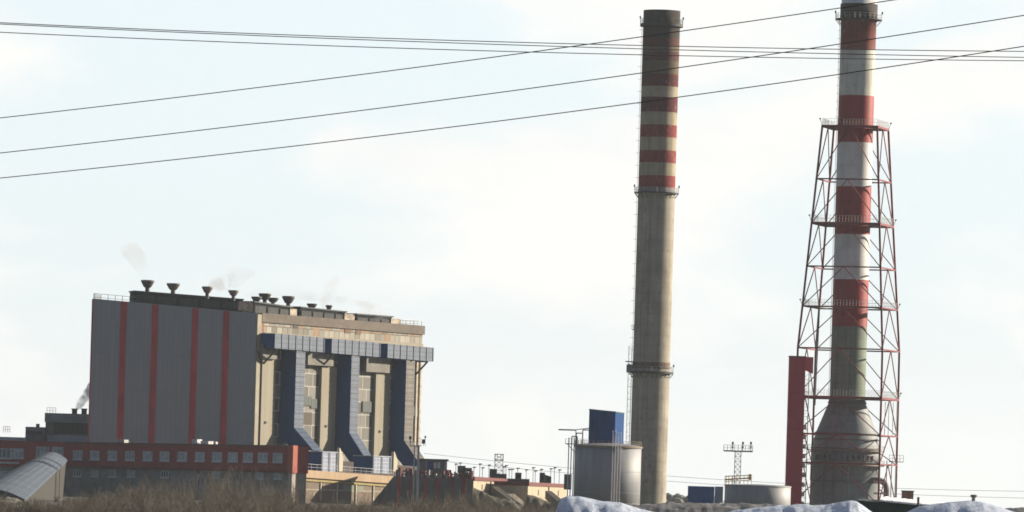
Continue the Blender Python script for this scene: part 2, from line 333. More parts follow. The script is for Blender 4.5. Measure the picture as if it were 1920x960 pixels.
# pilasters
pil = [(490, 513), (602, 628), (704, 728)]
for i, (x0, x1) in enumerate(pil):
    u0, _ = FW.uz(x0, 750, 1); u1, _ = FW.uz(x1+2, 750, 1); zt0 = FW.uz((x0+x1)/2, (672,688,695)[i], 1)[1]
    m = MB(); m.fbox(FW, u0, u1, .02, 1.0, 0, zt0)
    pl = m.build('pilaster', BEIGE, bh)
    u, z = FW.uz(((x0+x1)/2-4), (792, 799, 809)[i], 1.0); m = MB(); m.fbox(FW, u-.45, u+.45, 1.003, 1.25, z-.3, z+.3); m.build('vent_flap', DARK, pl)
# horizontal duct boxes with gaps
DU = 5.2
BRIB = mat('blue_rib', (0.05,0.085,0.15), .5)
segs = [(515, 607, 622, 650), (622, 712, 631, 661), (727, 812, 643, 676)]
def duct_z(px, off):       # top and bottom of the horizontal duct follow the photo line
    return FW.uz(px, 625+(px-515)*(652-625)/(812-515), off)[1], FW.uz(px, 653+(px-515)*(678-653)/(812-515), off)[1]
for i, (x0, x1, _, _) in enumerate(segs):
    u0 = FW.uz(x0, 640, DU)[0]; u1 = FW.uz(x1, 660, DU)[0]
    zt0, zb0 = duct_z(x0, DU); zt1, zb1 = duct_z(x1, DU)
    if i > 0: u0 += 0
    m = MB(); a = [FW.pt(u0,DU,zb0), FW.pt(u1,DU,zb1), FW.pt(u1,.6,zb1), FW.pt(u0,.6,zb0), FW.pt(u0,DU,zt0), FW.pt(u1,DU,zt1), FW.pt(u1,.6,zt1), FW.pt(u0,.6,zt0)]
    m.hexa(a); 
    for k in range(len(m.f)): m.mi[k] = 0
    m.mi[5] = 1; m.mi[0] = 1  # left end and underside navy: their shade is put into the colour
    nr = 7; m.cur = 2
    for k in range(nr+1):
        uu = u0+(u1-u0)*k/nr; zz0 = zb0+(zb1-zb0)*k/nr; zz1 = zt0+(zt1-zt0)*k/nr
        m.fbox(FW, uu-.12, uu+.12, DU+.003, DU+.16, zz0, zz1)
    m.build('horizontal_duct', [LOUV, NAVY, BRIB], bh)
    # knee braces under it
    for k in (0.06, 0.62) if i < 2 else (0.55, 0.9):
        uu = u0+(u1-u0)*k; zz = zb0+(zb1-zb0)*k
        for q1, q2, rr in ((FW.pt(uu, DU-.2, zz-.1), FW.pt(uu, .6, zz-4.4), .28), (FW.pt(uu, .3, zz-.2), FW.pt(uu, DU-.2, zz-.2), .2), (FW.pt(uu-3.4, 1.4, zz-1.0), FW.pt(uu, .6, zz-4.4), .24)):
            m = MB(); m.tube(q1, q2, rr, 4); m.build('knee_brace', DARK, bh)
# vertical ducts: side profile extruded along the wall
VD = [(553, 570, 648, 802, 838, LOUV), (657, 672, 655, 812, 862, LOUV), (760, 776, 668, 826, 872, LOUVB)]
for i, (x0, x1, yt, yk, yb, lm) in enumerate(VD):
    p = 4.8
    u0 = FW.uz(x0, 750, p)[0]; u1 = FW.uz(x1, 750, p)[0]; z1 = FW.uz(x0, yt-6, p)[1]; zk = FW.uz(x0-1, yk, p)[1]; zb = FW.uz(x0+10, yb+6, p+4)[1]
    prof = [(.02, z1), (p, z1), (p, zk), (p+6.4, zb), (p+.6, zb), (1.2, zk-3.5), (.02, zk-5)]
    base = [FW.pt(u0, o, z) for o, z in prof]; m = MB(); m.prism(base, FW.U*(u1-u0))
    m.mi = [1, 0] + [0]*7; m.mi[2+1] = 0; m.mi[0] = 1  # left cheek in navy, the shade side toned by colour
    m.cur = 2
    for k in range(14):
        z = zk + (z1-zk)*(k+.5)/14; m.fbox(FW, u0-.06, u1+.04, p+.004, p+.14, z-.1, z+.1)
    m.build('vertical_duct', [lm, NAVY, mat('louver_rib', (0.035,0.05,0.085) if i < 2 else (0.05,0.045,0.04), .5)], bh)
# grey hoppers in the shade behind the horizontal duct
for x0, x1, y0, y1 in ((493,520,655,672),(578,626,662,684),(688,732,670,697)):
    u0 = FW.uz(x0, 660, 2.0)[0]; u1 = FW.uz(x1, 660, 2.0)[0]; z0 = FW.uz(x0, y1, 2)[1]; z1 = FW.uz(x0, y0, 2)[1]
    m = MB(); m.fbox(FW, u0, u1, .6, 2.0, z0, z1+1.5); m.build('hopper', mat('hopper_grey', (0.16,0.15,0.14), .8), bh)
# right end steel columns and pipes
for px in (781, 788):
    u = FW.uz(px, 760, .5)[0]; m = MB(); m.fbox(FW, u-.4, u+.4, .03, .5, 0, zt(u)-6); m.build('end_column', PALE, bh)
# roof
m = MB(); q = 0.5
m.add([pA+Vector((0,0,zA-.55)), pC+Vector((0,0,zC-.55)), pE+Vector((0,0,zE-.55)), pE2+Vector((0,0,zE-.55)), pA2+Vector((0,0,zA-.55))], [(0,1,2,3,4)])
m.build('roof', TAR, bh)
m = MB(); m.rail(FG.pt(0,-.3,zA-.5), FG.pt(13.5,-.3,gtop(13.5)-.5), 1.9, 1.9, .07); m.rail(FG.pt(0.2,-.3,zA-.5), FG.pt(4.5,-18,zA-.5), 1.9, 2.4, .07); m.build('railing', STEEL, bh)
m = MB(); ur = FW.uz(757, 612)[0]; m.rail(FW.pt(ur,-.3,zt(ur)), FW.pt(uE,-.3,zE), 1.5, 1.9, .07); m.rail(FW.pt(uE,-.3,zE), FW.pt(uE,-16,zE), 1.5, 2.4, .07); m.build('railing', STEEL, bh)

# roof monitors (long dark ventilation boxes) and their mushroom vents
MON = mat('monitor_sheet', (0.022,0.025,0.030), .95, 0, .35, .6, spec=.05)
def monitor(fr, x0, x1, yt0, yt1, yb, off, depth, capw, label):
    u0 = fr.uz(x0, yt0, off)[0]; u1 = fr.uz(x1, yt1, off)[0]; z0 = fr.uz(x0, yt0, off)[1]; z1 = fr.uz(x1, yt1, off)[1]; zb = fr.uz((x0+x1)/2, yb, off)[1]-1.0
    r_ = thing('roof_monitor', fr.pt((u0+u1)/2, off-depth/2, zb), label, 'roof monitor', 'long dark roof monitors of the boiler house')
    m = MB(); m.hexa([fr.pt(u0,off,zb), fr.pt(u1,off,zb), fr.pt(u1,off-depth,zb), fr.pt(u0,off-depth,zb), fr.pt(u0,off,z0), fr.pt(u1,off,z1), fr.pt(u1,off-depth,z1), fr.pt(u0,off-depth,z0)])
    m.build('housing', MON, r_)
    m = MB(); nn = max(3, int((u1-u0)/5.5))
    for k in range(nn):
        uu = u0+(u1-u0)*(k+.5)/nn; zz = z0+(z1-z0)*(k+.5)/nn
        m.fbox(fr, uu-(u1-u0)/nn*.42, uu+(u1-u0)/nn*.42, off+.003, off+.2, zb+.8, zz-.7)
    m.build('louver', mat('monitor_louver', (0.035,0.037,0.042), .8, 0, .5, .5), r_)
    m = MB(); m.hexa([fr.pt(u0-.3,off+.4,z0), fr.pt(u1+.3,off+.4,z1), fr.pt(u1+.3,off-depth-.4,z1), fr.pt(u0-.3,off-depth-.4,z0), fr.pt(u0-.3,off+.4,z0+.35), fr.pt(u1+.3,off+.4,z1+.35), fr.pt(u1+.3,off-depth-.4,z1+.35), fr.pt(u0-.3,off-depth-.4,z0+.35)])
    m.build('roof_slab', DARK, r_)
    if capw:
        m = MB(); m.fbox(fr, u1+.02, u1+capw, off-depth+.5, off-.2, zb, z1-.3); m.fbox(fr, u1-1.2, u1+capw*.6, off+.21, off+.5, zb+.3, z1-.3)
        m.build('lit_end_cap', mat('lit_cap_render', (0.40,0.35,0.29), .85, 0, .4, .6, (1,1,1), (0.12,0.08,0.06), .8), r_)  # pale end cap: brightness of the sunlit monitor end put into its colour
    return r_, (u0, u1, z0, z1)
mon = []
mon.append(monitor(FG, 253, 455, 547, 563, 574, -.4, 9, 3.4, 'long dark monitor on the roof above the grey clad end, leftmost of four'))
mon.append(monitor(FW, 476, 546, 567, 577, 588, -.6, 8, 3.2, 'dark roof monitor just right of the boiler house corner'))
mon.append(monitor(FW, 563, 648, 577, 586, 600, -.6, 8, 5.0, 'dark roof monitor in the middle of the sunlit side, third from the left'))
mon.append(monitor(FW, 668, 735, 590, 595, 610, -.6, 8, 5.0, 'rightmost dark roof monitor, next to the roof railing'))
VENT = mat('vent_sheet', (0.085,0.078,0.075), .6, .1, .3, .6); VENTL = mat('vent_sheet_pale', (0.2,0.18,0.165), .6, .1, .2, .6)
vents = [(277,525,548,12.5,1,'g','tall dark mushroom vent at the left end of the roof, first in the row'), (325,531,551,12.5,1,'g','second mushroom vent from the left along the roof'), (389,537,556,10.5,.9,'g','brownish mushroom vent, third from the left along the roof'), (438,544,560,10,.9,'g','small pale mushroom vent above the corner end of the grey wall, fourth from the left'),
         (481,556,570,10,.7,'w','squat vent at the left of the cluster on the roof corner'), (497,550,569,12,.9,'w','tallest vent in the middle of the cluster on the roof corner'), (512,558,571,11,.7,'w','squat vent at the right of the cluster on the roof corner'), (541,555,577,12,1,'w','lone dark funnel shaped vent right of the vent cluster'), (585,569,581,10,.6,'w','low square looking vent on the middle roof monitor'), (617,572,584,6.5,.6,'w','smallest vent on the middle roof monitor')]
for x, y0, y1, hw, k, wh, lab in vents:
    Y = 909 if wh == 'g' else 912+(x-479)*.215+5
    tp = P(x, y0, Y); bp = P(x, y1, Y); r_ = hw*M(Y); h = tp.z-bp.z+.6
    v = thing('roof_vent', (tp.x, tp.y, tp.z-h), lab, 'vent', 'mushroom vents along the boiler house roof')
    hc = h*.52
    m = MB(); m.lathe((tp.x,tp.y,tp.z-h), [(r_*.34,0),(r_*.34,h-hc)], 16); m.build('stem', VENT, v)
    m = MB(); m.lathe((tp.x,tp.y,tp.z-hc-.05), [(r_*.42,0),(r_*.62,hc*.15),(r_*.95,hc*.72),(r_*1.0,hc*.78),(r_,hc),(r_*.7,hc+.03)], 20); m.build('hood', VENTL if x in (438,389) else VENT, v)

# ================================================================== buildings behind at the left
SLATE = mat('slate_render', (0.15,0.16,0.18), .85, 0, .2, .3)
PALEGR = mat('pale_grey_roof', (0.33,0.37,0.43), .8, 0, .15, .3)
def blockpx(m, x0, x1, y0, y1, Y, depth, zbot=None):
    a = P(x0, y0, Y); c = P(x1, y0, Y); zb = P(x0, y1, Y).z if zbot is None else zbot
    m.hexa([(a.x,Y,zb),(c.x,Y,zb),(c.x,Y+depth,zb),(a.x,Y+depth,zb),(a.x,Y,a.z),(c.x,Y,a.z),(c.x,Y+depth,a.z),(a.x,Y+depth,a.z)]); return m
Y = 960
hb = thing('office_block', (P(125,800,Y).x, Y, 0), 'grey flat roofed block with dark window band left of the boiler house', 'building')
m = MB(); blockpx(m, 86, 185, 775, 0, Y, 25, 0); m.build('wall', SLATE, hb)
m = MB(); blockpx(m, 84, 187, 774, 791, Y-1.0, 27); m.build('parapet', mat('parapet_grey', (0.24,0.26,0.28), .8), hb)
m = MB(); blockpx(m, 100, 180, 792, 812, Y-.4, .38); wb = m.build('window', DARK, hb)
m = MB()
for k in range(9): blockpx(m, 101+k*9, 108+k*9, 794, 810, Y-.5, .09)
m.build('pane', GLASS, wb)
m = MB(); blockpx(m, 88, 184, 815, 830, Y-2.2, 2.15); m.build('canopy_roof', PALEGR, hb)
for px in (140, 158):
    p = P(px, 766, Y+4); m = MB(); m.lathe((p.x,p.y,p.z-2.2), [(.75,0),(.75,1.9),(.9,1.95),(.9,2.2)], 14); m.build('chimney', DARK, hb)
m = MB(); a = P(88,775,Y+1); m.rail(a, a+Vector((2.4,0,0)), 1.6, .8, .06); m.build('railing', STEEL, hb)
Y = 955
sb = thing('service_block', (P(68,800,Y).x, Y, 0), 'small low grey block left of the office block with a thin dark window slit', 'building')
m = MB(); blockpx(m, 48, 84, 800, 0, Y, 20, 0); m.build('wall', SLATE, sb)
m = MB(); blockpx(m, 50, 80, 808, 814, Y-.3, .28); m.build('window', DARK, sb)
p = P(71,796,Y+2); m = MB(); m.lathe((p.x,p.y,p.z-1), [(.5,0),(.5,1.2)], 10); m.build('chimney', DARK, sb)
Y = 950
tb = thing('turbine_hall', (P(20,815,Y).x, Y, 0), 'pale flat roof edge rising just above the red building at the left picture edge', 'building')
m = MB(); blockpx(m, -260, 50, 812, 0, Y, 30, 0); m.build('wall', SLATE, tb)
m = MB(); blockpx(m, -262, 49.5, 811, 826, Y-.6, .55); m.build('fascia', PALEGR, tb)
m = MB(); a = P(6,811,Y+1); m.rail(a, a+Vector((1.8,0,0)), 1.7, .6, .06); m.build('railing', STEEL, tb)

# ================================================================== long red building
C1 = P(549, 836, 800); D1 = P(120, 829, 846)
FR = Frame(D1, math.atan2(C1.y-D1.y, C1.x-D1.x)); RLen = math.hypot(C1.x-D1.x, C1.y-D1.y)
rb = thing('red_building', (C1.x, C1.y, 0), 'long red clad building with a row of square windows in front of the boiler house', 'building')
REDB = panel_mat('red_wall_panels', FR.U, 6.0, 1.2, (0.27,0.052,0.055), (0.32,0.06,0.058), (0.20,0.045,0.048), 0.05, 0.0, 0.85, 0.35, .15, dirtcol=(0.08,0.03,0.035))
LOWG = mat('grey_render_base', (0.25,0.245,0.24), .9, 0, .25, .2, dirt=(0.10,0.085,0.07))
zr0 = D1.z; zr1 = C1.z
def rtop(u): return zr0+(zr1-zr0)*u/RLen
_, zl = FR.uz(300, 880, 0); zlow0 = FR.uz(130, 874, 0)[1]; zlow1 = FR.uz(540, 885, 0)[1]
FS = Frame(C1, R(22)); SL = FS.uz(579, 838, 0)[0]
m = MB()
cs = [FR.pt(0,0,0), FR.pt(RLen,0,0), FS.pt(SL,0,0), FS.pt(SL,0,0)+Vector((-1,14,0)), FR.pt(0,-18,0)]
def at(c, z): return Vector((c.x, c.y, z))
m.loft([at(c, zl) for c in cs], [at(cs[0], zr0), at(cs[1], zr1), at(cs[2], zr1), at(cs[3], zr1), at(cs[4], zr0)]); m.build('wall', REDB, rb)
cs2 = [FR.pt(0,-.5,0), FR.pt(RLen-.4,-.5,0), FS.pt(SL-.3,-.4,0), FS.pt(SL-.3,-.4,0)+Vector((-1,13,0)), FR.pt(0,-17,0)]
m = MB(); m.loft([at(c, 0) for c in cs2], [at(c, zl) for c in cs2]); m.build('base_wall', LOWG, rb)
m = MB(); m.tube(at(C1, zl), at(C1, zr1+.1), 1.0, 4); m.fbox(FR, RLen-.9, RLen+.9, -.9, .9, zl, zr1+.1); m.v = m.v[8:]; m.f = [[i-8 for i in f] for f in m.f[6:]]; m.mi = m.mi[6:]
m.build('corner_column', mat('orange_red_column', (0.34,0.08,0.05), .7, 0, .1), rb)
m = MB(); m.fbox(FR, RLen-.7, RLen+.6, -.7, .7, 0, zl); m.build('column_base', mat('white_column', (0.38,0.34,0.31), .8, 0, .1), rb)
m = MB(); m.hexa([FR.pt(-.2,.25,zr0-.25), FR.pt(RLen-.9,.25,zr1-.25), FR.pt(RLen-.9,-.3,zr1-.25), FR.pt(-.2,-.3,zr0-.25), FR.pt(-.2,.25,zr0+.1), FR.pt(RLen-.9,.25,zr1+.1), FR.pt(RLen-.9,-.3,zr1+.1), FR.pt(-.2,-.3,zr0+.1)]); m.build('coping', mat('brown_coping', (0.12,0.07,0.055), .8), rb)
m = MB(); m.fbox(FR, .1, RLen-1, .01, .22, zl, zl+.35); m.build('drip_ledge', mat('dark_red_ledge', (0.13,0.03,0.035), .8), rb)
def window(root, fr, px, py, w_, h_, off, mull=2, cream=.0):
    u, z = fr.uz(px, py, off); f = MB()
    t_ = .16
    f.fbox(fr, u-w_/2, u+w_/2, off+.003, off+.12, z-h_/2-.12, z-h_/2+t_); f.fbox(fr, u-w_/2, u+w_/2, off+.003, off+.12, z+h_/2-t_, z+h_/2)
    f.fbox(fr, u-w_/2, u-w_/2+t_, off+.003, off+.119, z-h_/2+t_+.002, z+h_/2-t_-.002); f.fbox(fr, u+w_/2-t_, u+w_/2, off+.003, off+.119, z-h_/2+t_+.002, z+h_/2-t_-.002)
    for k in range(1, mull+1):
        uu = u-w_/2+w_*k/(mull+1); f.fbox(fr, uu-.09, uu+.09, off+.003, off+.118, z-h_/2+t_+.004, z+h_/2-t_-.004)
    fo = f.build('window', WHITEFR, root); m = MB(); m.fbox(fr, u-w_/2+.1, u+w_/2-.1, off+.004, off+.05, z-h_/2+.1, z+h_/2-.1); m.build('pane', random.choice([PANE, PANE, PANE2, PANE3]), fo)
    m = MB(); m.fbox(fr, u-w_/2-.1, u+w_/2+.1, off+.12, off+.3, z-h_/2-.25, z-h_/2-.1); m.build('sill', WHITEFR, fo)
PANE2 = mat('dim_glass', (0.10,0.13,0.15), .25, 0, .5, .5, spec=.5); PANE3 = mat('blind_glass', (0.40,0.42,0.40), .5, 0, .4, .7, (1,1,3), (0.12,0.14,0.15), .6)
PANE = mat('curtained_glass', (0.34,0.39,0.40), .3, 0, .55, .55, (1,1,1), (0.08,0.10,0.11), .7, spec=.5)
wx = [146, 178, 211, 244, 277, 309, 342, 375, 407, 437, 465, 493, 521]
for x in wx: window(rb, FR, x, 853+(x-146)*(858-853)/375., 3.1, 2.3, 0, random.choice((1, 2, 2, 3)))
for x in (145, 178, 211, 246, 309, 405, 487, 521): window(rb, FR, x, 887+(x-146)*.012, 2.6, 1.7, -.5, 2)
for x in (113, 151): pass
# bits on its roof
m = MB(); p = FR.uz(371, 827, -2)
m.fbox(FR, p[0]-1.2, p[0]+.6, -3, -1, rtop(p[0]), rtop(p[0])+1.3); m.fbox(FR, p[0]+1.4, p[0]+4.0, -3.4, -1.4, rtop(p[0]), rtop(p[0])+.9); m.fbox(FR, p[0]+5.3, p[0]+6.1, -2.6, -1.8, rtop(p[0]), rtop(p[0])+.8)
tag(m.build('roof_unit', mat('snowy_unit', (0.5,0.52,0.55), .7, 0, .4, 1.0), None, FR.pt(p[0], -2, rtop(p[0]))), 'small pale ventilation units on the red building roof below the second stripe from the right', 'ventilation unit')
m = MB(); p = FR.uz(231, 825, -2); z_ = rtop(p[0]); m.fbox(FR, p[0]-.9, p[0]+.9, -3, -1.4, z_, z_+.9); m.rail(FR.pt(p[0]-1.3,-1.2,z_), FR.pt(p[0]+2.6,-1.2,z_), 1.0, .9, .05)
tag(m.build('roof_fan', STEEL, None, FR.pt(p[0], -2, z_)), 'small metal fan unit on the red building roof at the foot of the leftmost stripe', 'ventilation unit')
# left wing of the red building, further back
FL = Frame(P(-40, 826, 862), R(-3)); LW = FL.uz(128, 829, 0)[0]
rl = thing('red_annexe', FL.pt(LW,0,0), 'shaded red annexe at the left picture edge behind the covered ramp', 'building')
zA_ = FL.uz(60, 827, 0)[1]; zB_ = FL.uz(60, 877, 0)[1]
m = MB(); m.fbox(FL, -30, LW, -18, 0, zB_, zA_); m.build('wall', REDB, rl)
m = MB(); m.fbox(FL, -30, LW-.2, -17, -.5, 0, zB_); m.build('base_wall', LOWG, rl)
m = MB(); m.fbox(FL, -30, FL.uz(36, 872, 0)[0], .01, .25, zB_+.9, zB_+1.3); m.build('pipe_ledge', WHITEFR, rl)
for x in (8, 32, 80, 110): window(rl, FL, x, 850 + (x>60)*-3, 3.4, 2.5, 0, 2)
window(rl, FL, 8, 893, 3.0, 2.6, -.5, 1)

# covered ramp coming towards the camera
RAMP = mat('ramp_sheet_roof', (0.085,0.105,0.14), .95, 0, .18, .12, (1,.6,1), (0.10,0.095,0.09), .35, spec=.05)
a, b_ = P(72, 856, 838), P(127, 861, 836); c, d = P(46, 936, 330), P(-70, 930, 330)
cr_ = thing('covered_ramp', (c.x, c.y, 0), 'sloping covered conveyor ramp with grey-blue roof at lower left', 'conveyor gallery')
m = MB(); dn = Vector((0,0,-.5))
arch = lambda p_, q_: [q_.lerp(p_, k_/8)+Vector((0,0,1.5*math.sin(math.pi*k_/8))) for k_ in range(9)]
m.loft([a+dn, b_+dn]+arch(a, b_), [d+dn, c+dn]+arch(d, c)); m.build('roof', RAMP, cr_)
m = MB(); ins = Vector((.25,0,0)); k = Vector((0,0,-5.5))
m.loft([a+dn*1.01+ins, Vector((a.x+.25,a.y,0)), Vector((b_.x-.25,b_.y,0)), b_+dn*1.01-ins], [d+dn*1.01+ins, Vector((d.x+.25,d.y,0)), Vector((c.x-.25,c.y,0)), c+dn*1.01-ins]); m.build('gallery_wall', mat('shaded_ramp_wall', (0.032,0.03,0.028), .9, 0, .3, .3), cr_)  # wall colour darkened to stand in for shade on its sunward side
# pale dry bank at the ramp foot
m = MB(); 
for_h = P(20, 936, 540).z

# ================================================================== low panelled building below the ducts
OFF = 34.0
u0, z0 = FW.uz(572, 881, OFF); u1, z1 = FW.uz(736, 893, OFF)
FB = Frame(FW.pt(u0, OFF, 0), R(59)); BL = u1-u0
lb = thing('pump_house', FB.pt(0,0,0), 'low pump house with orange-beige parapet under the blue ducts', 'building')
ORG = mat('orange_beige_parapet', (0.36,0.26,0.17), .8, 0, .15, .3, (1,1,.3), (0.3,0.2,0.12), .5)
PAN3 = panel_mat('brown_panels', FW.U, 9.5, 3.6, (0.15,0.115,0.09), (0.20,0.165,0.125), (0.32,0.30,0.25), 0.15, 0.5, .85, .55, odd=((0.20,0.22,0.17), .3))
m = MB(); m.fbox(FB, 0, BL, -24, 0, 0, z0-.1, z1-.1); m.build('wall', PAN3, lb)
m = MB(); m.hexa([FB.pt(-.2,.6,z0-2.0),FB.pt(BL+.2,.6,z1-2.0),FB.pt(BL+.2,.01,z1-2.0),FB.pt(-.2,.01,z0-2.0),FB.pt(-.2,.6,z0),FB.pt(BL+.2,.6,z1),FB.pt(BL+.2,.01,z1),FB.pt(-.2,.01,z0)]); m.build('parapet', ORG, lb)
m = MB(); m.hexa([FB.pt(-.1,.4,z0-2.9),FB.pt(BL,.4,z1-2.9),FB.pt(BL,.01,z1-2.9),FB.pt(-.1,.01,z0-2.9),FB.pt(-.1,.4,z0-2.4),FB.pt(BL,.4,z1-2.4),FB.pt(BL,.01,z1-2.4),FB.pt(-.1,.01,z0-2.4)]); m.build('pipe_ledge', mat('ochre_ledge', (0.28,0.22,0.09), .8), lb)
for px in (601, 632, 667, 700, 728):
    u, z = FB.uz(px, 915, .1); m = MB(); m.fbox(FB, u-.16, u+.16, .01, .3, 0, z0-3.2); m.build('wall_rib', mat('cream_rib', (0.5,0.46,0.38), .8), lb)
m = MB(); m.rail(FB.pt(0, .2, z0), FB.pt(BL, .2, z1), 1.6, 2.6, .05); m.build('railing', STEEL, lb)
# blue cabins and white posts on its roof
BLUEW = panel_mat('blue_cabin_panels', FW.U, 1.6, 1.0, (0.08,0.12,0.24), (0.13,0.18,0.30), (0.25,0.28,0.34), .1, 0.0, .5, .3, .4)
for px0, px1, y0, lab in ((590, 632, 848, 'blue panelled cabin on the pump house roof beside the red corner'), (686, 732, 856, 'blue panelled cabin on the pump house roof left of the pale leaning post')):
    off = 26.0; ua, za = FW.uz(px0+14, y0, off); ub, zb = FW.uz(px1, y0, off)
    cb_ = thing('roof_cabin', FW.pt(ua, off, z0-.2), lab, 'cabin', 'blue cabins on the pump house roof')
    m = MB(); m.fbox(FW, ua, ub, off-6.2, off, z0-.2, za); m.mi = [1,1,0,1,1,1]; m.build('shell', [BLUEW, NAVY], cb_)
    m = MB(); m.fbox(FW, ua-.2, ub+.2, off-6.4, off+.2, za+.003, za+.25); m.build('roof', PALEGR, cb_)
    m = MB()
    for uu in (ua, (ua+ub)/2, ub): m.tube(FW.pt(uu, off+.25, z0-.2), FW.pt(uu, off+.25, za), .14, 4)
    m.build('post', STEEL, cb_)
for px, yt, lab in ((640, 842, 'pale leaning end post between the two blue cabins'), (742, 849, 'pale end post at the right end of the pump house roof')):
    off = 26; u, z = FW.uz(px, yt, off); _, zb = FW.uz(px, 884, off); m = MB()
    m.prism([FW.pt(u-.9, off, zb), FW.pt(u+.9, off, zb), FW.pt(u+1.1, off, z-2.0), FW.pt(u-.6, off, z+.3), FW.pt(u-.9, off, z+.3)], FW.N*-.8)
    tag(m.build('end_post', mat('cream_post', (0.42,0.38,0.30), .8, 0, .1), None, FW.pt(u, off, zb)), lab, 'post')
# dark machinery hall under the duct mouths
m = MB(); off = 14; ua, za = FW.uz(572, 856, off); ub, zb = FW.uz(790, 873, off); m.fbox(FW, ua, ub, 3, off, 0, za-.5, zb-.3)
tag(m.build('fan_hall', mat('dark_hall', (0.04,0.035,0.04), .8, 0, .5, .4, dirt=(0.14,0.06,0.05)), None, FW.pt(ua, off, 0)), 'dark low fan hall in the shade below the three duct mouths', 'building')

# ================================================================== dark framed plant room on the right of the boiler house
Y = 890
pr = thing('plant_room', (P(812,880,Y).x, Y, 0), 'small plant room with dark frame and blue panels right of the floodlight mast', 'building')
m = MB(); blockpx(m, 784, 838, 862, 0, Y, 9, 0); m.build('wall', mat('plant_room_grey', (0.14,0.16,0.18), .7, 0, .4, .6), pr)
m = MB(); blockpx(m, 782, 841, 859.5, 862.5, Y-.6, 10.2); m.build('roof', DARK, pr)
m = MB(); blockpx(m, 834, 838.5, 863, 893, Y-.4, .39); blockpx(m, 799, 801, 863, 893, Y-.4, .39); m.build('frame', STEEL, pr)
m = MB(); blockpx(m, 803, 811, 866, 880, Y-.3, .29); m.build('blue_panel', NAVY, pr)
for x in (816, 823): 
    m = MB(); blockpx(m, x-2.5, x+2.5, 867, 878, Y-.3, .29); m.build('window', WHITEFR, pr)

# ================================================================== grey striped block (sloping left end)
Y = 790; ZB = 0
gs = thing('striped_bunker', (P(800,900,Y).x, Y, 0), 'grey bunker with dark red vertical stripes and a sloping left end', 'building')
GREY2 = mat('bunker_cladding', (0.13,0.14,0.15), .8, 0, .2, .3, (1,1,.2), (0.09,0.075,0.07), .5)
tl, tr = P(738, 893, Y), P(887, 898, Y+8); bl = P(700, 965, Y)
m = MB(); m.loft([(bl.x-1,Y-1,0),(tr.x,Y+8,0),(tr.x-9,Y+26,0),(bl.x-1,Y+22,0)], [(tl.x,Y,tl.z),(tr.x,Y+8,tr.z),(tr.x-9,Y+26,tr.z),(tl.x,Y+22,tl.z)]); m.build('wall', GREY2, gs)
for px, wd in ((748,6),(770,2.5),(798,5),(821,5),(849,4),(870,6)):
    yy = Y+8*(px-738)/149.; a = P(px-wd/2, 896, yy-.25); b2 = P(px+wd/2, 896, yy-.25)
    m = MB(); m.hexa([(a.x,yy-.28,0),(b2.x,yy-.28,0),(b2.x,yy-.02,0),(a.x,yy-.02,0),(a.x,yy-.28,a.z),(b2.x,yy-.28,a.z),(b2.x,yy-.02,a.z),(a.x,yy-.02,a.z)]); m.build('red_stripe', REDPAINT, gs)
# red pipework along its top
random.seed(3)
rp = thing('red_pipework', (tl.x, Y+3, tl.z), 'tangle of red valves and pipes along the top of the striped bunker', 'pipework')
m = MB(); a = P(742, 882, Y+3); b2 = P(885, 892, Y+9); m.tube(a, b2, .16, 6); m.tube(a+Vector((0,0,-.8)), b2+Vector((0,0,-.8)), .12, 6); m.build('pipe', REDSTEEL, rp)
REDM = mat('red_machinery', (0.15,0.03,0.035), .7, 0, .5, 1.2, dirt=(0.12,0.12,0.12)); GRM = mat('grey_machinery', (0.22,0.24,0.25), .6, 0, .4, 1.2)
for k in range(34):
    t_ = random.random(); p = a.lerp(b2, t_); s_ = random.uniform(.3, .85); zg = tl.z+(tr.z-tl.z)*t_; h = random.uniform(.8, 2.3)
    m = MB(); m.box((p.x, p.y+random.uniform(-1.5,2), zg+h/2), (s_, s_, h), random.random()); m.build('valve', REDM, rp)
for k in range(16):
    p = a.lerp(b2, random.random()); h = random.uniform(.7, 2.2); m = MB(); m.box((p.x, p.y-1.0, tl.z+h/2-.3), (.5,.5,h), random.random()); m.build('control_box', GRM, rp)

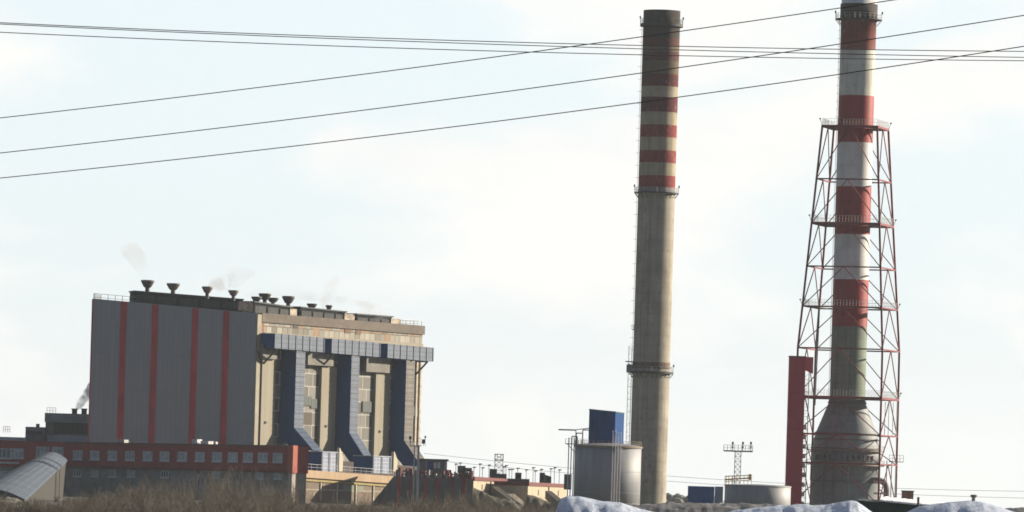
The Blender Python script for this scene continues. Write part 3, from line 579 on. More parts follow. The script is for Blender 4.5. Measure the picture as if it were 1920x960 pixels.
# ================================================================== cream precipitator row with sloping shadow and light bands
CREAM = mat('cream_render', (0.36,0.31,0.235), .85, 0, .15, .35, (1,1,.4), (0.25,0.2,0.13), .5)
def creamwall(x0, x1, yt0, yt1, Ya, Yb, label, dz=9):
    a = P(x0, yt0, Ya); b2 = P(x1, yt1, Yb); fr = Frame(a, math.atan2(Yb-Ya, b2.x-a.x)); ln = math.hypot(b2.x-a.x, Yb-Ya)
    t_ = thing('filter_house', (a.x, Ya, 0), label, 'building')
    m = MB(); m.hexa([fr.pt(0,0,0),fr.pt(ln,0,0),fr.pt(ln,-dz,0),fr.pt(0,-dz,0),fr.pt(0,0,a.z),fr.pt(ln,0,b2.z),fr.pt(ln,-dz,b2.z),fr.pt(0,-dz,a.z)]); m.build('wall', CREAM, t_)
    m = MB(); m.hexa([fr.pt(-.2,.3,a.z),fr.pt(ln+.2,.3,b2.z),fr.pt(ln+.2,-dz,b2.z),fr.pt(-.2,-dz,a.z),fr.pt(-.2,.3,a.z+1.0),fr.pt(ln+.2,.3,b2.z+.9),fr.pt(ln+.2,-dz,b2.z+.9),fr.pt(-.2,-dz,a.z+1.0)]); m.build('roof', mat('red_roof_edge', (0.11,0.02,0.022), .7, 0, .35, .8, dirt=(0.1,0.04,0.04)), t_)
    for k in range(1, 4):
        uu = ln*k/4; m = MB(); zz = a.z+(b2.z-a.z)*k/4
        if k % 2: m.fbox(fr, uu-.35, uu+.35, .003, .12, zz-2.4, zz-.9); m.build('window', DARK, t_)
        else: m.fbox(fr, uu-.2, uu+.2, .003, .3, 0, zz-.1); m.build('downpipe', mat('brown_pipe', (0.2,0.13,0.08), .8), t_)
    return t_, fr, ln
creamwall(888, 950, 901, 904, 850, 905, 'cream walled filter house with red roof edge next to the striped bunker')
creamwall(990, 1065, 911, 914, 870, 935, 'cream walled filter house with red roof edge next to the big storage tank')
# dark link block between
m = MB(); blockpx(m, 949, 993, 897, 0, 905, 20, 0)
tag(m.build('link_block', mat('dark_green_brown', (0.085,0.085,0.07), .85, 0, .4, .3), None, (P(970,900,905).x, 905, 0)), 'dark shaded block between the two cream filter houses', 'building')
# slim sloping bands standing in for diagonal shadows and a lit streak
def gallery(p, q, wdt, thk, label, mt, rm):
    dirv = (q-p); lat = Vector((dirv.y, -dirv.x, 0)).normalized()*wdt/2; up = Vector((0,0,thk))
    g_ = thing('shade_light_band', (q.x, q.y, 0), label, 'conveyor gallery', 'slim sloping shadow and light bands in front of the cream filter houses')
    m = MB(); m.loft([p-lat, p+lat, p+lat-up, p-lat-up], [q-lat, q+lat, q+lat-up, q-lat-up]); m.build('casing', mt, g_)
    m = MB(); m.loft([p-lat*1.05+up*.01, p+lat*1.05+up*.01, p+lat*1.05+up*.12, p-lat*1.05+up*.12], [q-lat*1.05+up*.01, q+lat*1.05+up*.01, q+lat*1.05+up*.12, q-lat*1.05+up*.12]); m.build('roof', rm, g_)
SHADEBAND = mat('gallery_wall', (0.07,0.062,0.055), .9, 0, .35, .4)  # dark tone of the slope bands: wall shadow put into colour
gallery(P(928, 914, 868), P(992, 962, 835), 1.6, 1.9, 'leftmost slim dark band standing in for a shadow down the cream wall', SHADEBAND, SHADEBAND)
gallery(P(948, 922, 872), P(1006, 975, 838), 3.0, 2.4, 'cream band standing in for a sunlit streak below the dark link block', CREAM, CREAM)
gallery(P(1028, 922, 880), P(1062, 950, 862), 1.6, 1.9, 'rightmost slim dark band standing in for a shadow beside the snow heap', SHADEBAND, SHADEBAND)

# equipment boxes on the cream row roofs
BOXM = mat('green_grey_box', (0.07,0.085,0.085), .7, 0, .3, .6)
for x0, x1, y0, y1, lab in ((858,873,873,893,'square green-grey box on the bunker roof, left of a pair'), (872,885,877,893,'lower green-grey box on the bunker roof, right of a pair'), (918,932,879,895,'green-grey box at the left foot of the lattice mast'), (931,950,888,897,'low wide grey box at the right foot of the lattice mast'), (966,978,886,899,'small green-grey box on the dark link block'), (1012,1022,886,905,'tall green-grey box with a lean-to on the right filter house'), (1022,1034,890,905,'lean-to box beside the tall box on the right filter house'), (1058,1072,889,912,'green-grey box touching the left side of the big tank')):
    Y = 915 if x0 < 1050 else 850
    a = P(x0, y0, Y); c = P(x1, y0, Y); zb = P(x0, y1, Y).z-.8
    bx = thing('equipment_box', ((a.x+c.x)/2, Y, zb), lab, 'equipment box', 'equipment boxes along the filter house roofs')
    m = MB(); m.hexa([(a.x,Y,zb),(c.x,Y,zb),(c.x,Y+2.5,zb),(a.x,Y+2.5,zb),(a.x,Y,a.z),(c.x,Y,a.z-(.5 if x0==1022 else 0)),(c.x,Y+2.5,a.z-(.5 if x0==1022 else 0)),(a.x,Y+2.5,a.z)]); m.build('casing', BOXM, bx)
    m = MB(); m.box(((a.x+c.x)/2, Y-.06, (zb+a.z)/2+.4), ((c.x-a.x)*.5, .1, (a.z-zb)*.3)); m.build('grille', DARK, bx)
# thin lamp poles
first = None; k = 0
poles = [(855,870),(863,868),(889,876),(900,870),(905,877),(917,872),(945,875),(949,873),(955,880),(960,880),(971,878),(987,881),(1000,877),(1004,883),(1015,880),(1033,879),(1040,877),(1049,881)]
for i, (x, yt) in enumerate(poles):
    Y = 925; tp = P(x, yt, Y); zb = P(x, 899, Y).z-1.5; h = 4.8
    lab = f"{ORD[i]} thin lamp pole from the left along the filter house roofs"
    if first is None:
        first = thing('lamp_pole', (tp.x, Y, tp.z-h), lab, 'lamp pole', 'thin lamp poles along the filter house roofs')
        m = MB(); m.tube((tp.x,Y,tp.z-h), tp, .085, 6); m.build('pole', STEEL, first)
        m = MB(); m.box((tp.x+.1,Y,tp.z), (.9,.3,.28)); m.tube((tp.x-.3,Y,tp.z-.1),(tp.x+.1,Y,tp.z-.5),.06,4); m.build('lamp_head', DARK, first)
    else: dup(first, (tp.x, Y, tp.z-h), lab)
# lattice mast
def lattice(root, base, w0, w1, h, n, r, m_, name='lattice'):
    m = MB(); base = Vector(base)
    def cn(k, z): 
        wv = w0+(w1-w0)*z/h; return base+Vector(((-1,1,1,-1)[k]*wv/2, (-1,-1,1,1)[k]*wv/2, z))
    for k in range(4): m.tube(cn(k,0), cn(k,h), r*1.4, 5)
    for j in range(n):
        za, zb = h*j/n, h*(j+1)/n
        for k in range(4):
            q_ = (k+1)%4; m.tube(cn(k,zb), cn(q_,zb), r, 4); m.tube(cn(k,za), cn(q_,zb), r*.8, 4); m.tube(cn(q_,za), cn(k,zb), r*.8, 4)
    return m.build(name, m_, root)
Y = 960; p = P(936, 852, Y); pb = P(936, 905, Y)
lm = thing('lattice_mast', (p.x, Y, pb.z-1), 'short square lattice mast standing above the cream filter houses', 'mast')
lattice(lm, (p.x, Y, 0), 2.2, 2.2, p.z, 10, .09, STEEL)
m = MB(); m.box((p.x,Y,p.z-1.6), (2.5,2.5,.15)); m.rail((p.x-1.2,Y-1.2,p.z-1.5),(p.x+1.2,Y-1.2,p.z-1.5),1.6,.6,.06); m.build('platform', STEEL, lm)

# ================================================================== floodlight mast beside the boiler house
Y = 760
def mast(px, ytop, Y, label):
    p = P(px, ytop, Y); r_ = thing('floodlight_mast', (p.x, Y, 0), label, 'floodlight mast'); return r_, p
fm, p = mast(785, 836, Y, 'slim floodlight mast in front of the right end of the boiler house')
m = MB(); m.tube((p.x,Y,0), (p.x,Y,p.z+.2), .42, 8, .26); m.tube((p.x-1.0,Y,0),(p.x-1.0,Y,p.z), .16, 6); m.build('pole', STEEL, fm)
m = MB(); m.box((p.x-.7,Y,p.z), (2.8,1.6,.15)); m.rail((p.x-2,Y-.8,p.z),(p.x+.5,Y-.8,p.z),1.8,.8,.05); m.build('platform', STEEL, fm)
for dx, dz, s_ in ((1.15, 1.1, .9), (-2.1, 1.9, .7), (1.55, 2.2, .45)):
    m = MB(); m.box((p.x+dx,Y-.3,p.z+dz), (s_*.9,.5,s_*1.2)); m.tube((p.x+dx,Y,p.z),(p.x+dx,Y,p.z+dz),.06,4); m.build('floodlight', DARK, fm)

# ================================================================== big storage tank
Y = 705; cx = P(1140.5, 835, Y).x; RT = 62.5*M(Y)*.998; zt_ = P(1140.5, 836, Y).z
tk = thing('storage_tank', (cx, Y, 0), 'big grey cylindrical storage tank at the foot of the concrete chimney', 'storage tank')
m = MB(); m.lathe((cx,Y,0), [(RT,0),(RT,zt_),(RT*.9,zt_+.25),(.1,zt_+.9)], 72); m.build('shell', GREYMET, tk, smooth=False)
for q_ in m.v[:0]: pass
tk_shell = children(tk)[0]
for pf in tk_shell.data.polygons: pf.use_smooth = (len(pf.vertices) == 4 and abs(pf.normal.z) < .5)
m = MB(); m.lathe((cx,Y,zt_-.45), [(RT+.02,0),(RT+.28,.02),(RT+.28,.42),(RT+.02,.45)], 72, cap=False); m.build('rim', mat('tan_rim', (0.20,0.16,0.12), .7), tk)
m = MB()
for z in (2.5, 5, 7.5, 10): m.lathe((cx,Y,z), [(RT+.004,0),(RT+.04,.03),(RT+.04,.09),(RT+.004,.12)], 72, cap=False)
m.build('weld_seam', GREYMET, tk)
m = MB(); nn = 40
for i in range(nn):
    t0, t1 = 2*math.pi*i/nn, 2*math.pi*(i+1)/nn; a = Vector((cx+RT*math.cos(t0), Y+RT*math.sin(t0), zt_)); b2 = Vector((cx+RT*math.cos(t1), Y+RT*math.sin(t1), zt_))
    m.tube(a, a+Vector((0,0,1.1)), .035, 4); m.tube(a+Vector((0,0,1.1)), b2+Vector((0,0,1.1)), .035, 4); m.tube(a+Vector((0,0,.55)), b2+Vector((0,0,.55)), .03, 4)
m.build('railing', mat('brown_rail', (0.22,0.18,0.13), .6), tk)
# vertical pipes in front
for px, yt in ((1148, 808), (1153, 808), (1158, 812), (1163, 812)):
    x = P(px, 860, Y-RT-.3).x; z = P(px, yt, Y-RT-.3).z; m = MB(); m.path([(x,Y-RT-.35,0),(x,Y-RT-.35,z-.3),(x-.0,Y-RT+.1,z),(x,Y-RT+1.2,z)], .12, 6); m.build('pipe', mat('silver_pipe', (0.5,0.5,0.52), .4, .4), tk)
# platform and pipes on the left
a = P(1060, 832, Y); b2 = P(1084, 832, Y)
m = MB(); m.box(((a.x+b2.x)/2+1.2, Y, a.z), (b2.x-a.x+2.4, 3.2, .2)); 
m.tube((a.x+.4,Y-1.4,a.z),(b2.x,Y-1.4,a.z-2.6),.09,4); m.tube((a.x+.4,Y+1.4,a.z),(b2.x,Y+1.4,a.z-2.6),.09,4); m.build('platform', STEEL, tk)
m = MB(); m.rail((a.x,Y-1.5,a.z),(b2.x+2,Y-1.5,a.z),1.2,.7,.04); m.rail((a.x,Y-1.5,a.z),(a.x,Y+1.5,a.z),1.2,.7,.04); m.build('railing', STEEL, tk)
m = MB()
for px in (1066, 1071, 1076):
    x = P(px, 850, Y).x; m.tube((x,Y-.5,0),(x,Y-.5,a.z+1.5), .13, 6)
m.build('riser_pipe', mat('silver_pipe2', (0.55,0.55,0.56), .4, .4), tk)
m = MB()
for x0, x1, yy in ((1072,1082,818),(1080,1092,812),(1092,1104,806)):
    p1, p2 = P(x0, 832, Y+1), P(x1, 832, Y+1); zt2 = P(x0, yy, Y+1).z; m.path([p1, Vector((p1.x,Y+1,zt2)), Vector((p2.x,Y+1,zt2)), p2], .14, 6)
m.build('bent_pipe', mat('silver_pipe3', (0.5,0.48,0.45), .4, .4), tk)
p1, p2 = P(1047, 805.5, Y+.5), P(1080, 806.5, Y+.5); m = MB(); m.tube(p1, p2, .16, 6); p3 = P(1104, 803, Y+.5); m.tube(p2+Vector((0,0,.1)), p3, .1, 6); m.tube((p2.x,Y+.5,p2.z),(p2.x,Y+.5,a.z),.1,5); m.build('davit_arm', DARK, tk)
# blue cabin on the tank
zc_ = zt_+.5; x0, x1 = P(1104, 800, Y).x, P(1170, 800, Y).x; zl_, zr_ = P(1104, 768, Y-2).z, P(1170, 775, Y-2).z
xm = P(1153, 800, Y).x
bc = thing('blue_cabin', ((x0+x1)/2, Y, zc_), 'tall dark blue cabin with sloping roof on top of the storage tank', 'cabin')
m = MB()
cor = [(x0,Y-.5),(xm,Y-2.4),(x1,Y+1.5),(x0+(x1-xm),Y+4)]
hz = [zl_, zl_+(zr_-zl_)*(xm-x0)/(x1-x0), zr_, (zl_+zr_)/2]
m.loft([(x,y,zc_) for x, y in cor], [(x,y,z) for (x,y), z in zip(cor, hz)]); m.build('wall', NAVY, bc)
m = MB(); m.loft([(x+(x-(x0+x1)/2)*.03,y+(y-Y)*.03,z+.003) for (x,y), z in zip(cor, hz)], [(x+(x-(x0+x1)/2)*.03,y+(y-Y)*.03,z+.22) for (x,y), z in zip(cor, hz)]); m.build('roof', mat('green_roof_edge', (0.05,0.11,0.11), .6), bc)
m = MB()
for k in range(1, 8):
    t_ = k/8; x_ = x0+(xm-x0)*t_; y_ = Y-.5+(-1.9)*t_; m.box((x_, y_-.03, (zc_+zl_)/2-.3), (.08,.06,zl_-zc_-.7))
m.build('cladding_rib', NAVY, bc)

# ================================================================== concrete chimney
Y = 785; ax = P(1236.5, 180, Y).x; RC = 34.6*M(Y)
def ZC(py, Y=Y, px=1230): return P(px, py, Y).z
cc = thing('concrete_chimney', (ax, Y, 0), 'tall sooty concrete chimney with faded narrow red bands', 'chimney')
CONC = stack_mat('chimney_concrete', (0.35,0.325,0.275), (0.14,0.125,0.10), .6, 2.6, .9, .12, peel=((0.12,0.10,0.085), .5))
SOOT = stack_mat('sooty_concrete', (0.06,0.05,0.045), (0.03,0.03,0.03), .8, 3.0, .9, .1)
SOOTR = stack_mat('sooty_red', (0.11,0.045,0.042), (0.03,0.03,0.03), .8, 3.0, .9, .1, peel=((0.12,0.10,0.085), .5))
CRED = stack_mat('faded_red_band', (0.22,0.03,0.035), (0.10,0.05,0.05), .55, 3.0, .85, .1, peel=((0.26,0.22,0.17), .6))
CCRE = stack_mat('faded_cream_band', (0.37,0.33,0.25), (0.15,0.125,0.09), .65, 3.0, .9, .12, peel=((0.12,0.10,0.085), .5))
CDIM = stack_mat('grimy_cream_band', (0.14,0.11,0.075), (0.07,0.06,0.05), .7, 3.0, .9, .1, peel=((0.12,0.10,0.085), .5))
CRDK = stack_mat('grimy_red_band', (0.11,0.022,0.026), (0.06,0.04,0.04), .6, 3.0, .9, .1, peel=((0.26,0.22,0.17), .6))
bands = [(960,353,0),(353,330,3),(330,306,4),(306,283,3),(283,258,4),(258,235,3),(235,211,4),(211,183,6),(183,163,4),(163,140,6),(140,115,5),(115,98,2),(98,88,5),(88,72,2),(72,55,1),(55,20,1)]
prof = [(RC*1.015, 0)]; ms = []
for y0, y1, mi in bands:
    z1 = ZC(y1); prof.append((RC*1.0, z1)); ms.append(mi)
prof += [(RC*.82, ZC(20)), (RC*.82, ZC(30))]; ms += [1, 1]
m = MB(); m.lathe((ax,Y,0), prof, 72, ms, cap=False); sh = m.build('shaft', [CONC,SOOT,SOOTR,CRED,CCRE,CDIM,CRDK], cc)
for pf in sh.data.polygons: pf.use_smooth = abs(pf.normal.z) < .5
def ringplat(root, c, r, w_, thick, m_, mr, nbr=20, rh=1.2, lamps=True, br=True):
    c = Vector(c); m = MB(); m.lathe(c, [(r+.02,-thick),(r+w_,-thick),(r+w_,0),(r+.02,0)], 48, cap=False)
    if br:
        for i in range(nbr):
            t_ = 2*math.pi*i/nbr; d_ = Vector((math.cos(t_), math.sin(t_), 0)); m.tube(c+d_*(r+w_)-Vector((0,0,thick)), c+d_*r-Vector((0,0,thick+w_*1.2)), .06, 4)
    m.build('platform', m_, root)
    m = MB(); n_ = 28
    for i in range(n_):
        t0, t1 = 2*math.pi*i/n_, 2*math.pi*(i+1)/n_; rr = r+w_-.05; a = c+Vector((rr*math.cos(t0), rr*math.sin(t0), 0)); b2 = c+Vector((rr*math.cos(t1), rr*math.sin(t1), 0)); up = Vector((0,0,rh))
        m.tube(a, a+up, .04, 4); m.tube(a+up, b2+up, .04, 4); m.tube(a+up*.5, b2+up*.5, .03, 4)
    m.build('railing', mr, root)
    if lamps:
        for t_ in (0, math.pi/2, math.pi, math.pi*1.5):
            m = MB(); m.box(c+Vector((math.cos(t_)*(r+w_), math.sin(t_)*(r+w_), rh+.35)), (.35,.35,.6)); m.build('obstruction_lamp', DARK, root)
ringplat(cc, (ax,Y,ZC(45)), RC, .75, .7, DARK, DARK, br=False)
ringplat(cc, (ax,Y,ZC(361)), RC, .95, .25, DARK, STEEL, 24)
ringplat(cc, (ax,Y,ZC(697)), RC, .95, .5, DARK, STEEL, 24)
m = MB(); m.lathe((ax,Y,ZC(692)), [(RC+.01,0),(RC+.12,.02),(RC+.12,1.6),(RC+.01,1.65)], 64, cap=False); m.build('brown_collar', mat('brown_collar', (0.13,0.085,0.06), .8, 0, .5, .5), cc)
m = MB(); m.lathe((ax,Y,ZC(362)), [(RC+.01,0),(RC+.06,.02),(RC+.06,1.0),(RC+.01,1.05)], 64, cap=False); m.build('grey_collar', mat('grey_collar', (0.2,0.2,0.2), .8, 0, .2, .5), cc)
# ladder with cage on the left side
m = MB(); lx = ax-RC-.12; 
for dy in (-.25, .25): m.tube((lx-.15,Y+dy,3),(lx-.15,Y+dy,ZC(48)), .035, 4)
z = 4.0
while z < ZC(48):
    m.tube((lx+.2,Y,z),(lx-.75,Y,z), .05, 4); m.tube((lx-.75,Y-.35,z),(lx-.75,Y+.35,z), .05, 4); z += 3.05
m.build('ladder', DARK, cc)
m = MB(); x_ = lx-.55
for dx in (-.45, .35):
    for dy in (-.4,.4): m.tube((x_+dx,Y+dy,0),(x_+dx,Y+dy,ZC(650)), .06, 4)
z = 1.0
while z < ZC(650): m.tube((x_-.45,Y-.4,z),(x_+.35,Y-.4,z), .045, 4); m.tube((x_-.45,Y-.4,z),(x_+.35,Y-.4,z+1.2), .035, 4); z += 1.6
m.build('cable_rack', STEEL, cc)
m = MB(); p = P(1181, 691, Y); m.box((p.x-.1,Y-.6,p.z), (1.5,1.8,2.0)); m.box((p.x-.2,Y-.6,p.z+1.7), (1.9,2.0,.25)); m.build('lift_cabin', mat('cabin_grey', (0.22,0.22,0.23), .6), cc)
m = MB(); p = P(1188, 618, Y); m.box((p.x,Y-.3,p.z), (.9,1.0,.15)); m.rail((p.x-.5,Y-.8,p.z),(p.x+.5,Y-.8,p.z),1.0,.5,.04); m.build('rest_platform', DARK, cc)

# ================================================================== floodlight tower and small tank
Y = 655; p = P(1384, 846, Y)
lt = thing('floodlight_tower', (p.x, Y, 0), 'lattice floodlight tower with wide railed platform above the small tank', 'floodlight mast')
lattice(lt, (p.x, Y, 0), 1.45, 1.35, p.z, 13, .055, STEEL)
x0, x1 = P(1357,846,Y).x, P(1411,846,Y).x
m = MB(); m.box(((x0+x1)/2,Y,p.z), (x1-x0,1.7,.3)); m.build('platform', DARK, lt)
m = MB()
for yy in (Y-.8, Y+.8): m.rail((x0,yy,p.z+.1),(x1,yy,p.z+.1),1.25,.75,.045)
m.rail((x0,Y-.8,p.z+.1),(x0,Y+.8,p.z+.1),1.25,.8,.045); m.rail((x1,Y-.8,p.z+.1),(x1,Y+.8,p.z+.1),1.25,.8,.045); m.build('railing', STEEL, lt)
for px in (1374, 1393, 1408):
    q_ = P(px, 831, Y-.8); m = MB(); m.box((q_.x,Y-.9,q_.z), (.42,.35,.65)); m.tube((q_.x,Y-.8,p.z),(q_.x,Y-.8,q_.z), .08, 5); m.box((q_.x,Y-.9,q_.z-.9), (.35,.3,.5)); m.build('floodlight', DARK, lt)
Y = 640; cx = P(1421, 910, Y).x; RS = 62*M(Y); zs = P(1421, 909.5, Y-RS).z
st = thing('low_tank', (cx, Y, 0), 'low grey cylindrical tank in front of the floodlight tower', 'storage tank')
m = MB(); m.lathe((cx,Y,0), [(RS,0),(RS,zs-.15),(RS*.97,zs),(.1,zs+.25)], 64); so = m.build('shell', GREYMET, st)
for pf in so.data.polygons: pf.use_smooth = abs(pf.normal.z) < .5
m = MB(); m.lathe((cx,Y,zs-.4), [(RS+.01,0),(RS+.1,.02),(RS+.1,.3),(RS+.01,.32)], 64, cap=False); m.build('rim', GREYMET, st)
m = MB(); 
for px in (1361, 1366, 1372):
    x = P(px, 905, Y).x; m.tube((x,Y-2,zs-1),(x,Y-2,P(px,893,Y).z),.09,5)
a, b2 = P(1359, 893, Y), P(1409, 891, Y); a.y = b2.y = Y-2
m.tube(a, b2, .1, 5); m.tube(a+Vector((0,0,-.75)), b2+Vector((0,0,-.6)), .17, 5); m.tube(a+Vector((0,0,-1.2)), b2+Vector((0,0,-1.1)), .08, 5)
for k in range(8): q_ = a.lerp(b2, k/7); m.tube((q_.x,q_.y,zs-.2),(q_.x,q_.y,q_.z+.05),.06,4)
m.box((b2.x-.4,Y-2,b2.z-.4), (.5,.6,1.3)); m.build('yellow_pipes', YELLOW, st)
m = MB(); x = P(1360, 920, Y-2).x; m.box((x+.1,Y-RS*.35,1.5), (.5,1,3.2)); m.build('stair_panel', mat('mossy_panel', (0.11,0.10,0.05), .9), st)
q_ = P(1477, 913, Y-2); m = MB(); m.box((q_.x-.3,Y-1.6,q_.z), (1.5,1.5,.6)); m.build('hatch_box', mat('pale_box', (0.6,0.55,0.55), .7), st)
# containers
def container(px0, px1, yt, Y, label, m_):
    a, c = P(px0, yt, Y), P(px1, yt, Y); t_ = thing('shipping_container', ((a.x+c.x)/2, Y, 0), label, 'container')
    m = MB(); m.hexa([(a.x,Y,0),(c.x,Y,0),(c.x+.3,Y+6,0),(a.x+.3,Y+6,0),(a.x,Y,a.z),(c.x,Y,a.z),(c.x+.3,Y+6,a.z),(a.x+.3,Y+6,a.z)]); m.build('body', m_, t_)
    m = MB(); nn = int((c.x-a.x)/.28)
    for k in range(nn): m.box((a.x+(c.x-a.x)*(k+.5)/nn, Y-.04, a.z/2), (.13,.07,a.z-.35))
    m.box(((a.x+c.x)/2, Y-.05, a.z-.08), (c.x-a.x+.02,.12,.16)); m.box(((a.x+c.x)/2, Y-.05, .1), (c.x-a.x+.02,.12,.18)); m.build('corrugation', m_, t_)
container(1290, 1339, 911, 690, 'blue container standing left of the low tank', mat('container_blue', (0.025,0.10,0.30), .5, 0, .2, .5))
container(1340.5, 1356, 912, 692, 'narrow grey cabin squeezed between blue container and low tank', mat('container_grey', (0.22,0.26,0.30), .6, 0, .2, .5))
q_ = P(1349, 950, 320); m = MB(); m.tube((q_.x,320,-.2),(q_.x,320,P(1349,949,320).z+.6), .3, 10); tag(m.build('marker_post', WHITE, None, (q_.x,320,0)), 'stubby pale post in the foreground below the grey cabin', 'post')

# ================================================================== striped steel chimney
Y = 750; ax = P(1604, 240, Y).x
def Z2(py, px=1604): return P(px, py, 750).z
R2 = 33.3*M(Y)
sc2 = thing('striped_chimney', (ax, Y, 0), 'red and white banded chimney rising from a conical grey base', 'chimney')
SRED = stack_mat('red_band', (0.27,0.012,0.018), (0.12,0.015,0.015), .35, 2.2, .55, .12, spec=.3)
SWHI = stack_mat('white_band', (0.60,0.61,0.62), (0.42,0.42,0.36), .4, 2.2, .6, .06, spec=.3)
SDRT = stack_mat('streaked_white_band', (0.54,0.54,0.50), (0.28,0.28,0.24), .7, 2.2, .7, .08, peel=((0.30,0.2,0.15), .4))
SDRR = stack_mat('sooty_red_band', (0.19,0.038,0.03), (0.06,0.045,0.04), .85, 2.2, .7, .12, peel=((0.30,0.2,0.15), .4))
SSOO = stack_mat('soot_cap', (0.07,0.055,0.05), (0.03,0.03,0.03), .6, 1.0, .8, .2)
SGRN = stack_mat('green_grey_shaft', (0.19,0.23,0.185), (0.08,0.10,0.08), .6, 2.2, .7, .15)
SBAS = stack_mat('grey_base_cladding', (0.215,0.24,0.26), (0.10,0.10,0.11), .5, 1.6, .6, .12)
bb = [(751,613,5),(613,525,0),(525,440,1),(440,351,0),(351,268,1),(268,180,0),(180,94,2),(94,37,3),(37,8,4),(8,-26,1)]
prof = [(R2, Z2(751))]; ms = []
for y0, y1, mi in bb:
    if y1 == 8: prof.append((R2*1.05, Z2(36))); ms.append(4)
    if y1 == -26: prof.append((R2*1.0, Z2(7.8))); ms.append(1)
    prof.append((R2*(1.05 if y1 == 8 else 1.0), Z2(y1))); ms.append(mi)
prof.append((R2*.86, Z2(-26))); ms.append(1); prof.append((R2*.86, Z2(-20))); ms.append(4)
m = MB(); m.lathe((ax,Y,0), prof, 72, ms, cap=False); so = m.build('shaft', [SRED,SWHI,SDRT,SDRR,SSOO,SGRN], sc2)
for pf in so.data.polygons: pf.use_smooth = abs(pf.normal.z) < .5
RB = 62.5*M(Y)
m = MB(); m.lathe((ax,Y,0), [(RB*1.0,0),(RB*1.0,Z2(873)),(RB*1.03,Z2(872)),(RB*1.03,Z2(845)),(RB,Z2(843)),(RB*.97,Z2(826)),(RB*.93,Z2(815)),(R2*1.05,Z2(757)),(R2*1.05,Z2(751))], 72, cap=False); so = m.build('conical_base', SBAS, sc2)
for pf in so.data.polygons: pf.use_smooth = abs(pf.normal.z) < .9
m = MB()
for py, rr in ((757, R2*1.08), (815, RB*.945), (826, RB*.985), (843, RB*1.05), (873, RB*1.05), (905, RB*1.01)): m.lathe((ax,Y,Z2(py)), [(rr-.1,0),(rr+.12,.02),(rr+.12,.28),(rr-.1,.3)], 64, cap=False)
m.build('hoop', mat('hoop_steel', (0.12,0.11,0.10), .6), sc2)
ringplat(sc2, (ax,Y,Z2(36)), R2*1.05, 1.15, .2, DARK, STEEL, 20, 1.3)
for k_, rr in ((845, RB*1.03), (872, RB*1.03)):
    m = MB(); m.lathe((ax,Y,Z2(k_)), [(rr+.13,-.2),(rr+1.1,-.2),(rr+1.1,0),(rr+.13,0)], 48, cap=False)
    for i in range(30):
        t0, t1 = 2*math.pi*i/30, 2*math.pi*(i+1)/30; q1 = Vector((ax+(rr+1.05)*math.cos(t0), Y+(rr+1.05)*math.sin(t0), Z2(k_))); q2 = Vector((ax+(rr+1.05)*math.cos(t1), Y+(rr+1.05)*math.sin(t1), Z2(k_))); up = Vector((0,0,1.15))
        m.tube(q1, q1+up, .035, 4); m.tube(q1+up, q2+up, .035, 4)
    m.build('walkway', mat('walkway_steel', (0.22,0.15,0.12), .6, 0, .3), sc2)
m = MB(); 
for i in range(12):
    t_ = -math.pi/2 + (i-6)*.17; m.box((ax+(RB*1.04)*math.cos(t_), Y+(RB*1.04)*math.sin(t_), Z2(859)), (.5,.5,1.3), t_)
m.build('valve_cabinet', mat('cabinet_dark', (0.08,0.08,0.09), .6, 0, .6, 1.), sc2)
m = MB()
for px in (1541, 1590): x = P(px, 900, Y-RB).x; m.tube((x, Y-math.sqrt(max(.1, RB**2-(x-ax)**2))-.1, 0), (x, Y-math.sqrt(max(.1, RB**2-(x-ax)**2))-.1, Z2(876)), .09, 5)
m.build('downpipe', STEEL, sc2)
m = MB(); lx = ax-R2-.15; z = Z2(235)
while z < Z2(30): m.tube((lx+.15,Y,z),(lx-.5,Y,z), .05, 4); z += 1.9
m.tube((lx-.1,Y-.2,Z2(750)),(lx-.1,Y-.2,Z2(37)), .04, 4); m.tube((lx-.1,Y+.2,Z2(750)),(lx-.1,Y+.2,Z2(37)), .04, 4); m.build('ladder', mat('pinkish_rail', (0.3,0.22,0.22), .6), sc2)
# elbow duct on the right side of the base
def arcpts(c, r, a0, a1, n, ydir=0):
    return [Vector((c[0]+r*math.cos(a0+(a1-a0)*i/n), c[1], c[2]+r*math.sin(a0+(a1-a0)*i/n))) for i in range(n+1)]
ex = P(1646, 900, Y-2).x; m = MB(); m.path([Vector((ex-2.2,Y-5,Z2(901,1646)))]+arcpts((ex, Y-5, Z2(901,1646)-2.0), 2.0, math.pi/2, 0, 8)+[Vector((ex+2.0,Y-5,0))], .75, 14)
m.build('elbow_duct', mat('elbow_brown', (0.16,0.13,0.12), .6, 0, .3), sc2)
m = MB(); 
for dz in (.2,-2.6): m.box((ex+.3, Y-5.8, Z2(905,1646)+dz), (3.0,.3,.45))
m.build('duct_flange', mat('pale_flange', (0.6,0.55,0.5), .6), sc2)

